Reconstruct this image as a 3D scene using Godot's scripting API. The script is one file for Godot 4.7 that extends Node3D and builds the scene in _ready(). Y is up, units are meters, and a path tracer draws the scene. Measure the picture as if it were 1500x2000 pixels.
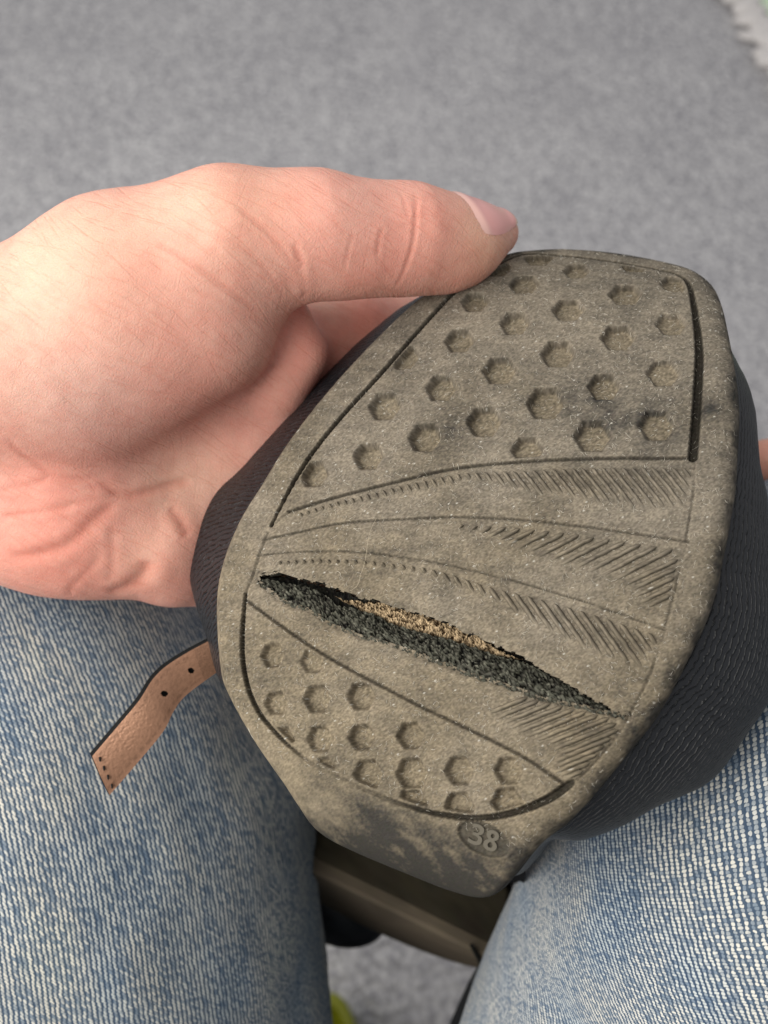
extends Node3D
# Close-up: a hand bends a worn black sandal so that the tear across its sole opens; jeans and a grey carpet behind.
const MM := 0.001
const EYE := Vector3(0, 1.0, 0)          # the camera; hand and legs are measured from here, in millimetres
var rng := RandomNumberGenerator.new()
var n_fine := FastNoiseLite.new()
var n_mid := FastNoiseLite.new()
var n_big := FastNoiseLite.new()

# ---------------------------------------------------------------- helpers
func tag(o: Node, label := "", category := "", group := "", kind := "") -> Node:
	if label: o.set_meta("label", label)
	if category: o.set_meta("category", category)
	if group: o.set_meta("group", group)
	if kind: o.set_meta("kind", kind)
	return o

func put(called: String, m: Mesh, mat: Material, parent: Node) -> MeshInstance3D:
	var o := MeshInstance3D.new()
	o.name = called
	o.mesh = m
	o.material_override = mat
	parent.add_child(o, true)
	return o

func face_normals(v: PackedVector3Array, t: PackedInt32Array) -> PackedVector3Array:
	var n := PackedVector3Array()
	n.resize(v.size())
	for i in range(0, t.size(), 3):
		var a := v[t[i]]
		var c := (v[t[i + 1]] - a).cross(v[t[i + 2]] - a)
		n[t[i]] += c
		n[t[i + 1]] += c
		n[t[i + 2]] += c
	for i in n.size():
		n[i] = n[i].normalized()
	return n

# triangles are given counter-clockwise as seen from outside; Godot's fronts run clockwise
func make(v: PackedVector3Array, t: PackedInt32Array, col := PackedColorArray(), uv := PackedVector2Array(), nor := PackedVector3Array()) -> ArrayMesh:
	var a := []
	a.resize(Mesh.ARRAY_MAX)
	a[Mesh.ARRAY_VERTEX] = v
	a[Mesh.ARRAY_NORMAL] = nor if nor.size() else face_normals(v, t)
	if col.size(): a[Mesh.ARRAY_COLOR] = col
	if uv.size():
		a[Mesh.ARRAY_TEX_UV] = uv
	var r := PackedInt32Array()
	r.resize(t.size())
	for i in range(0, t.size(), 3):
		r[i] = t[i]
		r[i + 1] = t[i + 2]
		r[i + 2] = t[i + 1]
	a[Mesh.ARRAY_INDEX] = r
	var m := ArrayMesh.new()
	m.add_surface_from_arrays(Mesh.PRIMITIVE_TRIANGLES, a)
	return m

func grid_tris(rows: int, cols: int, closed := false, flip := false, base := 0) -> PackedInt32Array:
	var t := PackedInt32Array()
	for j in rows - 1:
		for i in (cols if closed else cols - 1):
			var a := base + j * cols + i
			var b := base + j * cols + (i + 1) % cols
			var c := a + cols
			var d := b + cols
			if flip: t.append_array([a, c, b, b, c, d])
			else: t.append_array([a, b, c, b, d, c])
	return t

func spline(p: Array, step: float, closed: bool) -> Array:   # Catmull-Rom through rows of numbers; the first two are the plane
	var out := []
	var n := p.size()
	for i in (n if closed else n - 1):
		var a = p[(i - 1 + n) % n] if closed or i > 0 else p[0]
		var b = p[i]
		var c = p[(i + 1) % n]
		var d = p[(i + 2) % n] if closed or i + 2 < n else p[n - 1]
		var m := maxi(1, int(ceil(Vector2(b[0] - c[0], b[1] - c[1]).length() / step)))
		for k in m:
			var t := float(k) / m
			var row := []
			for q in b.size():
				row.append(cubic_interpolate(b[q], c[q], a[q], d[q], t))
			out.append(row)
	if not closed: out.append(p[n - 1].duplicate())
	return out

func spline3(p: Array, step: float) -> Array:                # the same for points in space
	var out := []
	for i in p.size() - 1:
		var a = p[maxi(i - 1, 0)]
		var b = p[i]
		var c = p[i + 1]
		var d = p[mini(i + 2, p.size() - 1)]
		var m := maxi(1, int(ceil(Vector3(b[0] - c[0], b[1] - c[1], b[2] - c[2]).length() / step)))
		for k in m:
			var row := []
			for q in b.size():
				row.append(cubic_interpolate(b[q], c[q], a[q], d[q], float(k) / m))
			out.append(row)
	out.append(p[p.size() - 1].duplicate())
	return out

func v3(r: Array) -> Vector3:
	return Vector3(r[0], r[1], r[2])

func sm(a: float, b: float, x: float) -> float:
	return smoothstep(a, b, x)

func rough(rgb: Color, r: float, spec := 0.3, vc := false) -> StandardMaterial3D:
	var m := StandardMaterial3D.new()
	m.albedo_color = rgb.linear_to_srgb()
	m.roughness = r
	m.metallic_specular = spec
	m.vertex_color_use_as_albedo = vc
	m.cull_mode = BaseMaterial3D.CULL_DISABLED
	return m

func noise_normal(freq: float, size: int, strength: float, kind := FastNoiseLite.TYPE_SIMPLEX_SMOOTH) -> NoiseTexture2D:
	var n := FastNoiseLite.new()
	n.noise_type = kind
	n.frequency = freq
	n.fractal_octaves = 4
	n.seed = 5
	var t := NoiseTexture2D.new()
	t.width = size
	t.height = size
	t.seamless = true
	t.as_normal_map = true
	t.bump_strength = strength
	t.noise = n
	return t

# ---------------------------------------------------------------- outsole
const OUT := [[-16.88,86.05,1.2,1],[-8.33,90.42,1.5,1],[3.37,93.03,1.8,1],[14.35,93.32,2.2,1],[21.77,92.34,2.8,1],[27.33,88.28,3.5,1],[30.92,81.97,4,1],[34.61,72.35,4.5,1.5],[38.56,61.64,5,4.5],[41.48,52.15,5,5],[43.24,42.96,5,6.5],[44.52,36.39,4.5,7.5],[45.14,29.85,4.2,9.5],[45.8,21.4,4.2,12],[46.2,14.19,4.2,15],[45.72,6.89,4.2,17],[44.77,1.57,4.2,17],[43.64,-4.73,4.2,16],[41.91,-12.15,4.2,15],[39.69,-17.74,4.2,13],[37.47,-23.31,4.2,10],[34.64,-30.06,4,7],[31.54,-35.95,5,4],[28.28,-40.78,4,0],[25.2,-48,2,-1],[21,-54.2,0.6,-2],[13,-56.3,0.4,-3],[3,-56.5,0.4,-3],[-7,-56.3,0.4,-3],[-15,-55,0.6,-2],[-20.4,-50.8,2,-1],[-25.05,-47.32,3.5,0],[-33.52,-40.91,2,1],[-41.38,-34.38,1.5,2],[-44.72,-29.92,1.3,6],[-50.27,-18.08,1.3,11],[-52.25,-9.04,1.3,19],[-51.96,0.98,1.3,27],[-50.12,9.94,1.3,21],[-48.26,19.9,1.3,16],[-44.92,32.02,1.3,13.5],[-40.53,44.94,1.3,12.5],[-35.44,58.18,1.3,11],[-32.05,65.31,1.2,9],[-25.42,75.81,1.2,5],[-20.63,82.65,1.2,1.5]]
const L1 := [[-41.34,5.31],[-32.7,10.81],[-21.19,17.43],[-13.2,21.96],[-8.34,24.34],[-2.66,26.72],[8,30.6],[20.55,34.6],[29.41,37.14],[35.38,39]]
const L2 := [[-44.63,-1.94],[-38.22,1.32],[-28.79,6.09],[-16.27,10.45],[-4.78,14.12],[7.65,16.98],[16.32,18.49],[24.85,19.79],[39,21.66]]
const L3 := [[-44.58,-5.54],[-39.42,-3.54],[-32.51,-1.28],[-23.03,1.26],[-10.26,3.22],[-3.92,3.85],[4.8,4.35],[13.87,4.61],[24.88,4.51],[39.25,3.8]]
const TU := [[-42.84,-9.55],[-38.62,-7.79],[-33.84,-7.34],[-27.87,-7.1],[-23.78,-7.24],[-16.12,-7.19],[-8.58,-7.11],[-3.15,-6.85],[4.17,-7.77],[13.57,-8.66],[25.27,-11.28],[32,-12.54],[37.27,-13.52]]
const TL := [[-42.25,-10.41],[-38.23,-11.99],[-33.67,-12.92],[-27.47,-13.31],[-23.11,-14.53],[-17.24,-14.69],[-9.71,-14.51],[-2.32,-14.84],[2.73,-14.8],[6.58,-15.22],[13.33,-15.18],[19.96,-15.23],[26.29,-14.73],[32.49,-14.24],[36.89,-13.84]]
const FI := [[-43.27,-10.01],[-38.25,-9.16],[-32.33,-8.38],[-28.08,-8.96],[-24.32,-10.32],[-21.71,-9.99],[-15.93,-9.81],[-11.78,-10.52],[-6.2,-10.33],[-0.44,-10.04],[4.43,-10.01],[11.37,-10.12],[15.46,-9.85],[22.71,-10.79],[29.64,-12.26],[36.71,-13.38]]
const L5 := [[-43.1,-15.32],[-36.17,-17.33],[-27.12,-19.78],[-18.61,-21.56],[-10.69,-22.74],[-0.97,-24.16],[4.89,-24.77],[14.92,-25.91],[22.33,-27.03],[29.91,-29.05]]
const RB := [[35.59,38.94],[37.35,31.75],[37.73,28.39],[38.55,21.52],[38.69,16.97],[39.13,12.07],[39.27,3.71],[39.15,-2.45],[38.74,-6.85],[37.32,-13.69],[35.92,-18.84],[32.56,-26.18],[30.36,-29.27]]
const LB := [[-43.95,1.42],[-44.24,-1.95],[-44.2,-5.2],[-44.09,-7.72],[-43.97,-10.56],[-44.12,-14.03],[-43.1,-15.32]]
const GT := [[-43.95,1.42,0.39,1.6],[-42.33,13.88,0.7,1.8],[-39.4,25.12,0.78,1.8],[-33.26,41.9,0.78,1.8],[-28,58.65,0.78,1.8],[-25.32,67.46,0.78,1.8],[-21.38,75.31,0.7,1.6],[-16,83.87,0.62,1.5],[-6.87,86.43,0.62,1.4],[2.64,87.58,0.62,1.4],[12.2,87.93,0.62,1.4],[19.45,87.31,0.7,1.5],[23.06,84.34,0.86,1.8],[26.85,74.57,1.17,2.2],[30.42,63.43,1.48,2.4],[32.62,53.38,1.56,2.4],[34.02,46.27,1.56,2.4],[35.32,39.22,1.64,2.4]]
const GL := [[-44.12,-14.03,0.56,1.2],[-42.03,-21.31,0.8,1.6],[-39.64,-27.24,0.8,1.6],[-36.33,-32.44,0.8,1.6],[-31.94,-36.42,0.72,1.4],[-25.79,-39.49,0.56,1.1],[-21.91,-40.81,0.48,0.7],[-17.85,-41.82,0.48,0.35],[-9.99,-42.59,0.48,0.3],[-1.83,-42.96,0.56,0.6],[5.57,-42.61,0.64,1.2],[10.29,-41.9,0.8,1.5],[16.93,-40.09,0.88,1.6],[22.93,-36.66,1.04,1.8],[27.65,-32.65,1.28,2],[30.13,-29.45,1.28,1.8],[31.04,-28.26,0.96,1]]
const HEX := [[-1.8,81.15,3.01,2],[-11.3,73.11,3.66,2.2],[-19.93,64.95,3.4,2.2],[11.17,76.06,4.02,2.2],[20.27,83.11,3.62,1.8],[0.82,67.78,3.65,2],[-9.07,61.12,3.65,2.2],[-19.3,53.71,3.43,2.2],[13.46,62.93,3.87,2.2],[23.03,69.69,3.77,1.6],[2.54,55.52,3.87,2.4],[-8.13,48.43,3.88,2.3],[14.2,50.05,3.76,2.3],[24.83,56.38,3.75,1.4],[3.86,43.15,4.19,2.4],[-7.11,35.69,3.79,2.4],[26.93,44,4.06,1.8],[15.35,38.3,3.88,2.2],[3.63,31.67,3.71,2],[-11.81,83.55,3.32,2],[9.66,88.45,3.99,1.6],[-19.15,76.94,3.28,1.8],[-18.9,41.2,3.68,2.3],[-29.38,33.89,3.7,2],[-18.1,28.96,3.61,2.4],[-28.51,21.83,3.64,2.4],[-29.83,46.7,3.78,2],[-38.82,14.89,3.67,2.2]]
const HEXL := [[-33.56,-24.27,3.52,1.5],[-24.67,-22.59,3.26,1],[-29.5,-33.05,3.27,1.3],[-21.26,-29.53,3.63,1.7],[-12.56,-26.18,3.68,1.7],[-25.97,-39.66,3.65,1.5],[-18.09,-36.69,3.3,1.4],[-9.92,-33.62,3.65,1.7],[-0.53,-30.15,3.7,1.8],[-15.37,-41.68,2.98,1.2],[-6.43,-39.81,3.53,1.7],[1.84,-36.83,3.67,1.8],[10.5,-33.21,3.63,1.7],[19.36,-30.12,3.39,1.5],[3.58,-42.33,3.66,1.6],[12.47,-39.54,3.8,1.8],[20.77,-35.78,3.56,1.8]]
const NUM := [[18.42,-43.45],[24.73,-42.77]]
const DARK := [[23.59,43.3],[11.41,44.92],[35.9,50.53],[-13.4,32.05]]
const RIBS := [[1,-38.79,5.85,-37.89,5.11,0.7],[1,-37.39,6.73,-36.5,6,0.71],[1,-35.98,7.62,-34.96,6.77,0.71],[1,-34.57,8.51,-33.66,7.74,0.72],[1,-33.16,9.41,-32.09,8.52,0.73],[1,-31.72,10.28,-30.64,9.37,0.73],[1,-30.25,11.11,-29.04,10.08,0.74],[1,-28.78,11.95,-27.65,10.98,0.75],[1,-27.3,12.79,-25.96,11.64,0.76],[1,-25.82,13.64,-24.5,12.5,0.76],[1,-24.33,14.5,-22.87,13.22,0.77],[1,-22.82,15.36,-21.42,14.12,0.78],[1,-21.32,16.23,-19.87,14.95,0.78],[1,-19.79,17.09,-18.2,15.67,0.79],[1,-18.26,17.95,-16.55,16.42,0.8],[1,-16.72,18.81,-15.13,17.38,0.81],[1,-15.17,19.69,-13.35,18.03,0.81],[1,-13.61,20.57,-11.75,18.86,0.82],[1,-12.02,21.4,-10.35,19.85,0.83],[1,-10.41,22.18,-8.55,20.45,0.84],[1,-8.78,22.97,-7.39,21.67,0.85],[1,-7.11,23.66,-5.54,22.52,0.87],[1,-5.38,24.26,-3.17,22.66,0.92],[1,-3.59,24.87,-0.95,22.94,0.96],[1,-1.75,25.49,1.92,22.79,1],[1,0.16,26.04,4.73,22.66,1],[1,2.07,26.6,7.53,22.53,1],[1,3.94,27.27,10.39,22.42,1],[1,5.8,27.94,12.09,23.18,1],[1,7.66,28.61,14.28,23.57,1],[1,9.53,29.23,16.92,23.57,1],[1,11.41,29.82,19.34,23.69,1],[1,13.28,30.4,22.03,23.6,1],[1,15.15,30.99,23.76,24.25,1],[1,17.02,31.57,25.51,24.89,1],[1,18.89,32.16,28.8,24.3,1],[1,20.75,32.75,30.3,25.12,1],[1,22.62,33.28,32.66,25.22,1],[1,24.5,33.81,34.28,25.9,1],[1,26.37,34.33,35.78,26.67,1],[1,28.24,34.86,37.33,27.41,1],[1,30.1,35.39,37.11,29.6,1],[1,31.96,35.96,36.68,32.02,1],[1,33.81,36.52,36.01,34.67,1],[2,-3.77,12.79,-4.75,11.79,0.8],[2,-1,13.39,-2.36,12.01,0.9],[2,1.77,14,-0.13,12.06,1],[2,4.55,14.62,1.59,11.57,1.1],[2,7.35,15.24,3.48,11.25,1.15],[2,10.19,15.75,5.42,10.83,1.15],[2,13.05,16.23,7.09,10.06,1.15],[2,15.92,16.71,9.9,10.46,1.15],[2,18.82,17.14,11.39,9.42,1.15],[2,21.73,17.56,14.06,9.56,1.15],[2,24.66,17.98,16.15,9.1,1.15],[2,27.61,18.35,19.17,9.53,1.15],[2,30.57,18.72,21.51,9.22,1.15],[2,33.55,19.08,24.24,9.31,1.15],[2,36.53,19.47,26.13,8.54,1.15],[2,38.03,17.72,28.62,8.7,1.1],[2,38.14,15.85,30.5,8.52,1.1],[2,38.31,14.01,31.73,7.7,1.1],[2,38.48,12.18,32.95,6.88,1.1],[2,38.53,10.43,34.74,6.8,1.1],[3,-39.31,-5.41,-38.54,-5.92,0.75],[3,-37.66,-4.83,-36.86,-5.36,0.76],[3,-35.99,-4.26,-35.1,-4.86,0.76],[3,-34.29,-3.69,-33.38,-4.31,0.77],[3,-32.57,-3.11,-31.69,-3.71,0.78],[3,-30.8,-2.58,-29.91,-3.19,0.79],[3,-29,-2.08,-28.02,-2.76,0.79],[3,-27.17,-1.58,-26.26,-2.21,0.8],[3,-25.32,-1.06,-24.34,-1.75,0.81],[3,-23.45,-0.54,-22.37,-1.3,0.82],[3,-21.52,-0.12,-20.41,-0.9,0.83],[3,-19.52,0.2,-18.48,-0.53,0.83],[3,-17.5,0.53,-16.46,-0.21,0.84],[3,-15.46,0.86,-14.28,0.02,0.85],[3,-13.39,1.2,-12.21,0.35,0.86],[3,-11.29,1.54,-10.15,0.71,0.87],[3,-9.17,1.86,-7.9,0.93,0.88],[3,-6.98,2.09,-5.35,0.88,0.89],[3,-4.73,2.18,-2.46,0.5,0.9],[3,-2.4,2.17,0.13,0.28,0.95],[3,0.04,2.09,2.88,-0.05,1.01],[3,2.55,2.01,5.39,-0.13,1.09],[3,5.14,1.98,8.72,-0.74,1.15],[3,7.75,2.13,12.88,-1.8,1.15],[3,10.35,2.27,17.16,-2.98,1.15],[3,12.94,2.41,20.59,-3.51,1.15],[3,15.54,2.51,24.52,-4.48,1.15],[3,18.15,2.56,28.01,-5.18,1.15],[3,20.76,2.6,31.12,-5.58,1.15],[3,23.35,2.65,33.34,-5.28,1.15],[3,25.95,2.67,36.42,-5.69,1.15],[3,28.57,2.6,38.42,-5.31,1.15],[3,31.18,2.54,38.57,-3.43,1.15],[3,33.78,2.47,38.69,-1.51,1.15],[3,36.38,2.41,38.7,0.51,1.15],[4,18.73,-16.14,11.98,-21.82,1.05],[4,20.98,-15.97,13.38,-22.38,1.05],[4,23.21,-15.8,14.77,-22.94,1.05],[4,25.43,-15.63,16.15,-23.5,1.05],[4,27.63,-15.46,17.52,-24.05,1.05],[4,29.82,-15.29,19.24,-24.3,1.05],[4,31.99,-15.13,21.03,-24.48,1.05],[4,34.14,-14.96,22.82,-24.65,1.05],[4,35.56,-15.53,23.85,-25.57,1.05],[4,36.27,-16.49,25.1,-26.09,1.05],[4,35.5,-18.31,25.45,-26.94,1.05],[4,34.72,-20.13,25.8,-27.8,1.05],[4,33.94,-21.94,26.28,-28.54,1.05],[4,33.16,-23.76,27.9,-28.29,1.05],[4,32.38,-25.57,29.52,-28.04,1.05]]
const SO := Vector3(0.01523,0.82068,-0.07810)
const SX := Vector3(0.911879,0.162556,0.376898)
const SY := Vector3(0.326465,0.269338,-0.906023)
const SZ := Vector3(-0.248793,0.949227,0.192535)

const GU := -57.0
const GV := -64.0
const STEP := 0.27
const NU := 404
const NV := 640
var relief := PackedFloat32Array()
var zz := PackedFloat32Array()
var dout := PackedFloat32Array()
var around_r := PackedFloat32Array()
var reg := PackedInt32Array()
var recess_tone := PackedFloat32Array()      # above zero dust on pit floors, below zero darker grooves
var sandal: Node3D
var rubber: StandardMaterial3D

func bend(u: float, v: float) -> float:
	var z := (-0.0021 if v > 0 else -0.0016) * v * v - 0.0006 * u * u
	if v > 58: z -= 0.007 * (v - 58) * (v - 58)
	if v < -41:
		var d := minf(-41.0 - v, 15.6)
		z -= 16.0 - sqrt(256.0 - d * d) + 3.0 * maxf(-56.6 - v, 0.0)
	return z

func ras(p: Array, closed: bool, reach: float, dist: PackedFloat32Array, a1: PackedFloat32Array, a2: PackedFloat32Array) -> void:
	var n := p.size()
	for s in (n if closed else n - 1):
		var a = p[s]
		var b = p[(s + 1) % n]
		var ax: float = a[0]
		var ay: float = a[1]
		var ex: float = b[0] - ax
		var ey: float = b[1] - ay
		var l2 := maxf(ex * ex + ey * ey, 1e-9)
		var i0 := maxi(0, int((minf(ax, b[0]) - reach - GU) / STEP))
		var i1 := mini(NU - 1, int((maxf(ax, b[0]) + reach - GU) / STEP) + 1)
		var j0 := maxi(0, int((minf(ay, b[1]) - reach - GV) / STEP))
		var j1 := mini(NV - 1, int((maxf(ay, b[1]) + reach - GV) / STEP) + 1)
		var wa: float = a[2] if a.size() > 2 else 0.0
		var wb: float = b[2] if a.size() > 2 else 0.0
		var da: float = a[3] if a.size() > 3 else 0.0
		var db: float = b[3] if a.size() > 3 else 0.0
		for j in range(j0, j1 + 1):
			var py := GV + j * STEP - ay
			for i in range(i0, i1 + 1):
				var px := GU + i * STEP - ax
				var t := clampf((px * ex + py * ey) / l2, 0.0, 1.0)
				var qx := px - t * ex
				var qy := py - t * ey
				var d := sqrt(qx * qx + qy * qy)
				var k := j * NU + i
				if d < dist[k]:
					dist[k] = d
					if a1.size():
						a1[k] = wa + (wb - wa) * t
						a2[k] = da + (db - da) * t

func filled(v: float) -> PackedFloat32Array:
	var a := PackedFloat32Array()
	a.resize(NU * NV)
	a.fill(v)
	return a

func to2(p: Array) -> PackedVector2Array:
	var o := PackedVector2Array()
	for r in p: o.append(Vector2(r[0], r[1]))
	return o

func back(p: Array) -> Array:
	var q := p.duplicate()
	q.reverse()
	return q

func inside(poly: PackedVector2Array, into: PackedInt32Array, id: int) -> void:   # scanline fill
	for j in NV:
		var y := GV + j * STEP
		var xs := []
		for s in poly.size():
			var a := poly[s]
			var b := poly[(s + 1) % poly.size()]
			if (a.y <= y) != (b.y <= y): xs.append(a.x + (y - a.y) / (b.y - a.y) * (b.x - a.x))
		xs.sort()
		for q in range(0, xs.size() - 1, 2):
			for i in range(maxi(0, int(ceil((xs[q] - GU) / STEP))), mini(NU - 1, int(floor((xs[q + 1] - GU) / STEP))) + 1):
				into[j * NU + i] = id

func groove(p: Array, dist_all: PackedFloat32Array) -> void:
	var d := filled(9)
	var w := filled(0)
	var dp := filled(0)
	ras(p, false, 1.6, d, w, dp)
	for k in d.size():
		if d[k] < 2.0:
			dist_all[k] = minf(dist_all[k], d[k])
			var g := dp[k] * (1.0 - sm(w[k] * 0.5 - 0.12, w[k] * 0.5 + 0.16, d[k]))
			if g > 0.0:
				relief[k] = minf(relief[k], -g)
				recess_tone[k] = minf(recess_tone[k], -clampf(g * 1.1, 0, 1))

func with(p: Array, w: float, d: float) -> Array:
	var o := []
	for r in p: o.append([r[0], r[1], w, d])
	return o

func pit(h: Array, region: int, soft: float, pb: PackedFloat32Array) -> void:
	var r: float = h[2]
	var rot := 0.28 + (0.1 if region == 6 else 0.0)
	var n := []
	for q in 3: n.append(Vector2(cos(rot + PI / 6 + q * PI / 3), sin(rot + PI / 6 + q * PI / 3)))
	var jit := rng.randf_range(-0.08, 0.08)
	for j in range(maxi(0, int((h[1] - r - GV) / STEP)), mini(NV, int((h[1] + r - GV) / STEP) + 2)):
		for i in range(maxi(0, int((h[0] - r - GU) / STEP)), mini(NU, int((h[0] + r - GU) / STEP) + 2)):
			var k := j * NU + i
			if reg[k] != region: continue
			var p := Vector2(GU + i * STEP - h[0], GV + j * STEP - h[1])
			var e := maxf(absf(p.dot(n[0])), maxf(absf(p.dot(n[1])), absf(p.dot(n[2])))) - r * 0.866 * (1.0 + jit) + 0.16 * n_mid.get_noise_2d(p.x * 3.0 + h[0] * 9.0, p.y * 3.0 + h[1] * 5.0)
			var f := sm(0.05, -soft, e) * sm(0.9, 1.25, pb[k])
			if f > 0.0:
				relief[k] = minf(relief[k], -float(h[3]) * f)
				recess_tone[k] = maxf(recess_tone[k], sm(0.7, 1.0, f))

func blob(u: float, v: float, cu: float, cv: float, r: float) -> float:
	var d := Vector2(u - cu, v - cv).length() / r
	return exp(-d * d)

func sole_colour(u: float, v: float, k: int, edge: float) -> Color:
	var a := n_mid.get_noise_2d(u * 0.9, v * 0.9)
	var b := n_fine.get_noise_2d(u * 4.0, v * 4.0)
	var c := n_big.get_noise_2d(u, v)
	var f := 0.78 + 0.30 * c + 0.22 * a + 0.24 * b + 0.22 * n_mid.get_noise_2d(u * 0.45 + v * 0.2, v * 2.2 - u * 0.5)
	for q in 4: f -= [0.75, 0.55, 0.7, 0.4][q] * blob(u, v, DARK[q][0], DARK[q][1], [7.5, 6.5, 2.2, 6.0][q]) * (0.75 + 1.1 * a)
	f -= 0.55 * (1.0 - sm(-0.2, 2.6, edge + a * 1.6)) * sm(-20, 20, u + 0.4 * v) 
	var smear := n_mid.get_noise_2d((u - 2.0 * v) * 0.10, (v + 0.5 * u) * 0.55) + 0.5 * n_mid.get_noise_2d((u - 2.0 * v) * 0.3, (v + 0.5 * u) * 1.6)
	f -= sm(-38, -53, v) * sm(-40, -8, u) * (0.56 - 0.85 * smear) + 0.22 * sm(-2, 18, u) * sm(-38, -47, v)  # streaky dust smears, with shade towards the shank put into the colour
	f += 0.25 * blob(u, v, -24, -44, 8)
	f -= 0.15 * sm(-50, -55.5, v + 1.5 * a)  # shade on the turned-away rear edge, painted into the colour
	var dust := Color(0.216, 0.178, 0.122).lerp(Color(0.200, 0.172, 0.132), clampf(0.5 + 0.9 * c + 0.014 * v, 0, 1))
	var out := Color(0.034, 0.033, 0.031).lerp(dust, clampf(f, 0.06, 1.12))
	if k >= 0 and recess_tone[k] > 0.0: out = out.lerp(Color(0.225, 0.185, 0.125) * (0.85 + 0.5 * b), 0.6 * clampf(recess_tone[k], 0, 1))
	if k >= 0 and recess_tone[k] < 0.0: out = out.lerp(Color(0.030, 0.027, 0.022), -0.85 * recess_tone[k])
	if k >= 0 and relief[k] < -0.15 and recess_tone[k] < 0.02 and recess_tone[k] > -0.02 and reg[k] == 0 and v < -30: out = out.lerp(Color(0.055, 0.05, 0.04), 0.8)
	var h := fmod(absf(sin(u * 127.1 + v * 311.7) * 43758.5453), 1.0)
	var gr := 0.58 * sm(-56, -38, v) + 0.10
	out *= 1.0 - gr * 0.5 + gr * h
	if h > 0.998 and v > -42: out = Color(0.50, 0.48, 0.42)
	out.a = 1
	return out

func edge_drop(d: float, r: float) -> float:
	if d >= r: return 0.0
	var x := (r - d) / r
	return r * (1.0 - sqrt(maxf(0.0, 1.0 - x * x * 0.96)))

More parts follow.
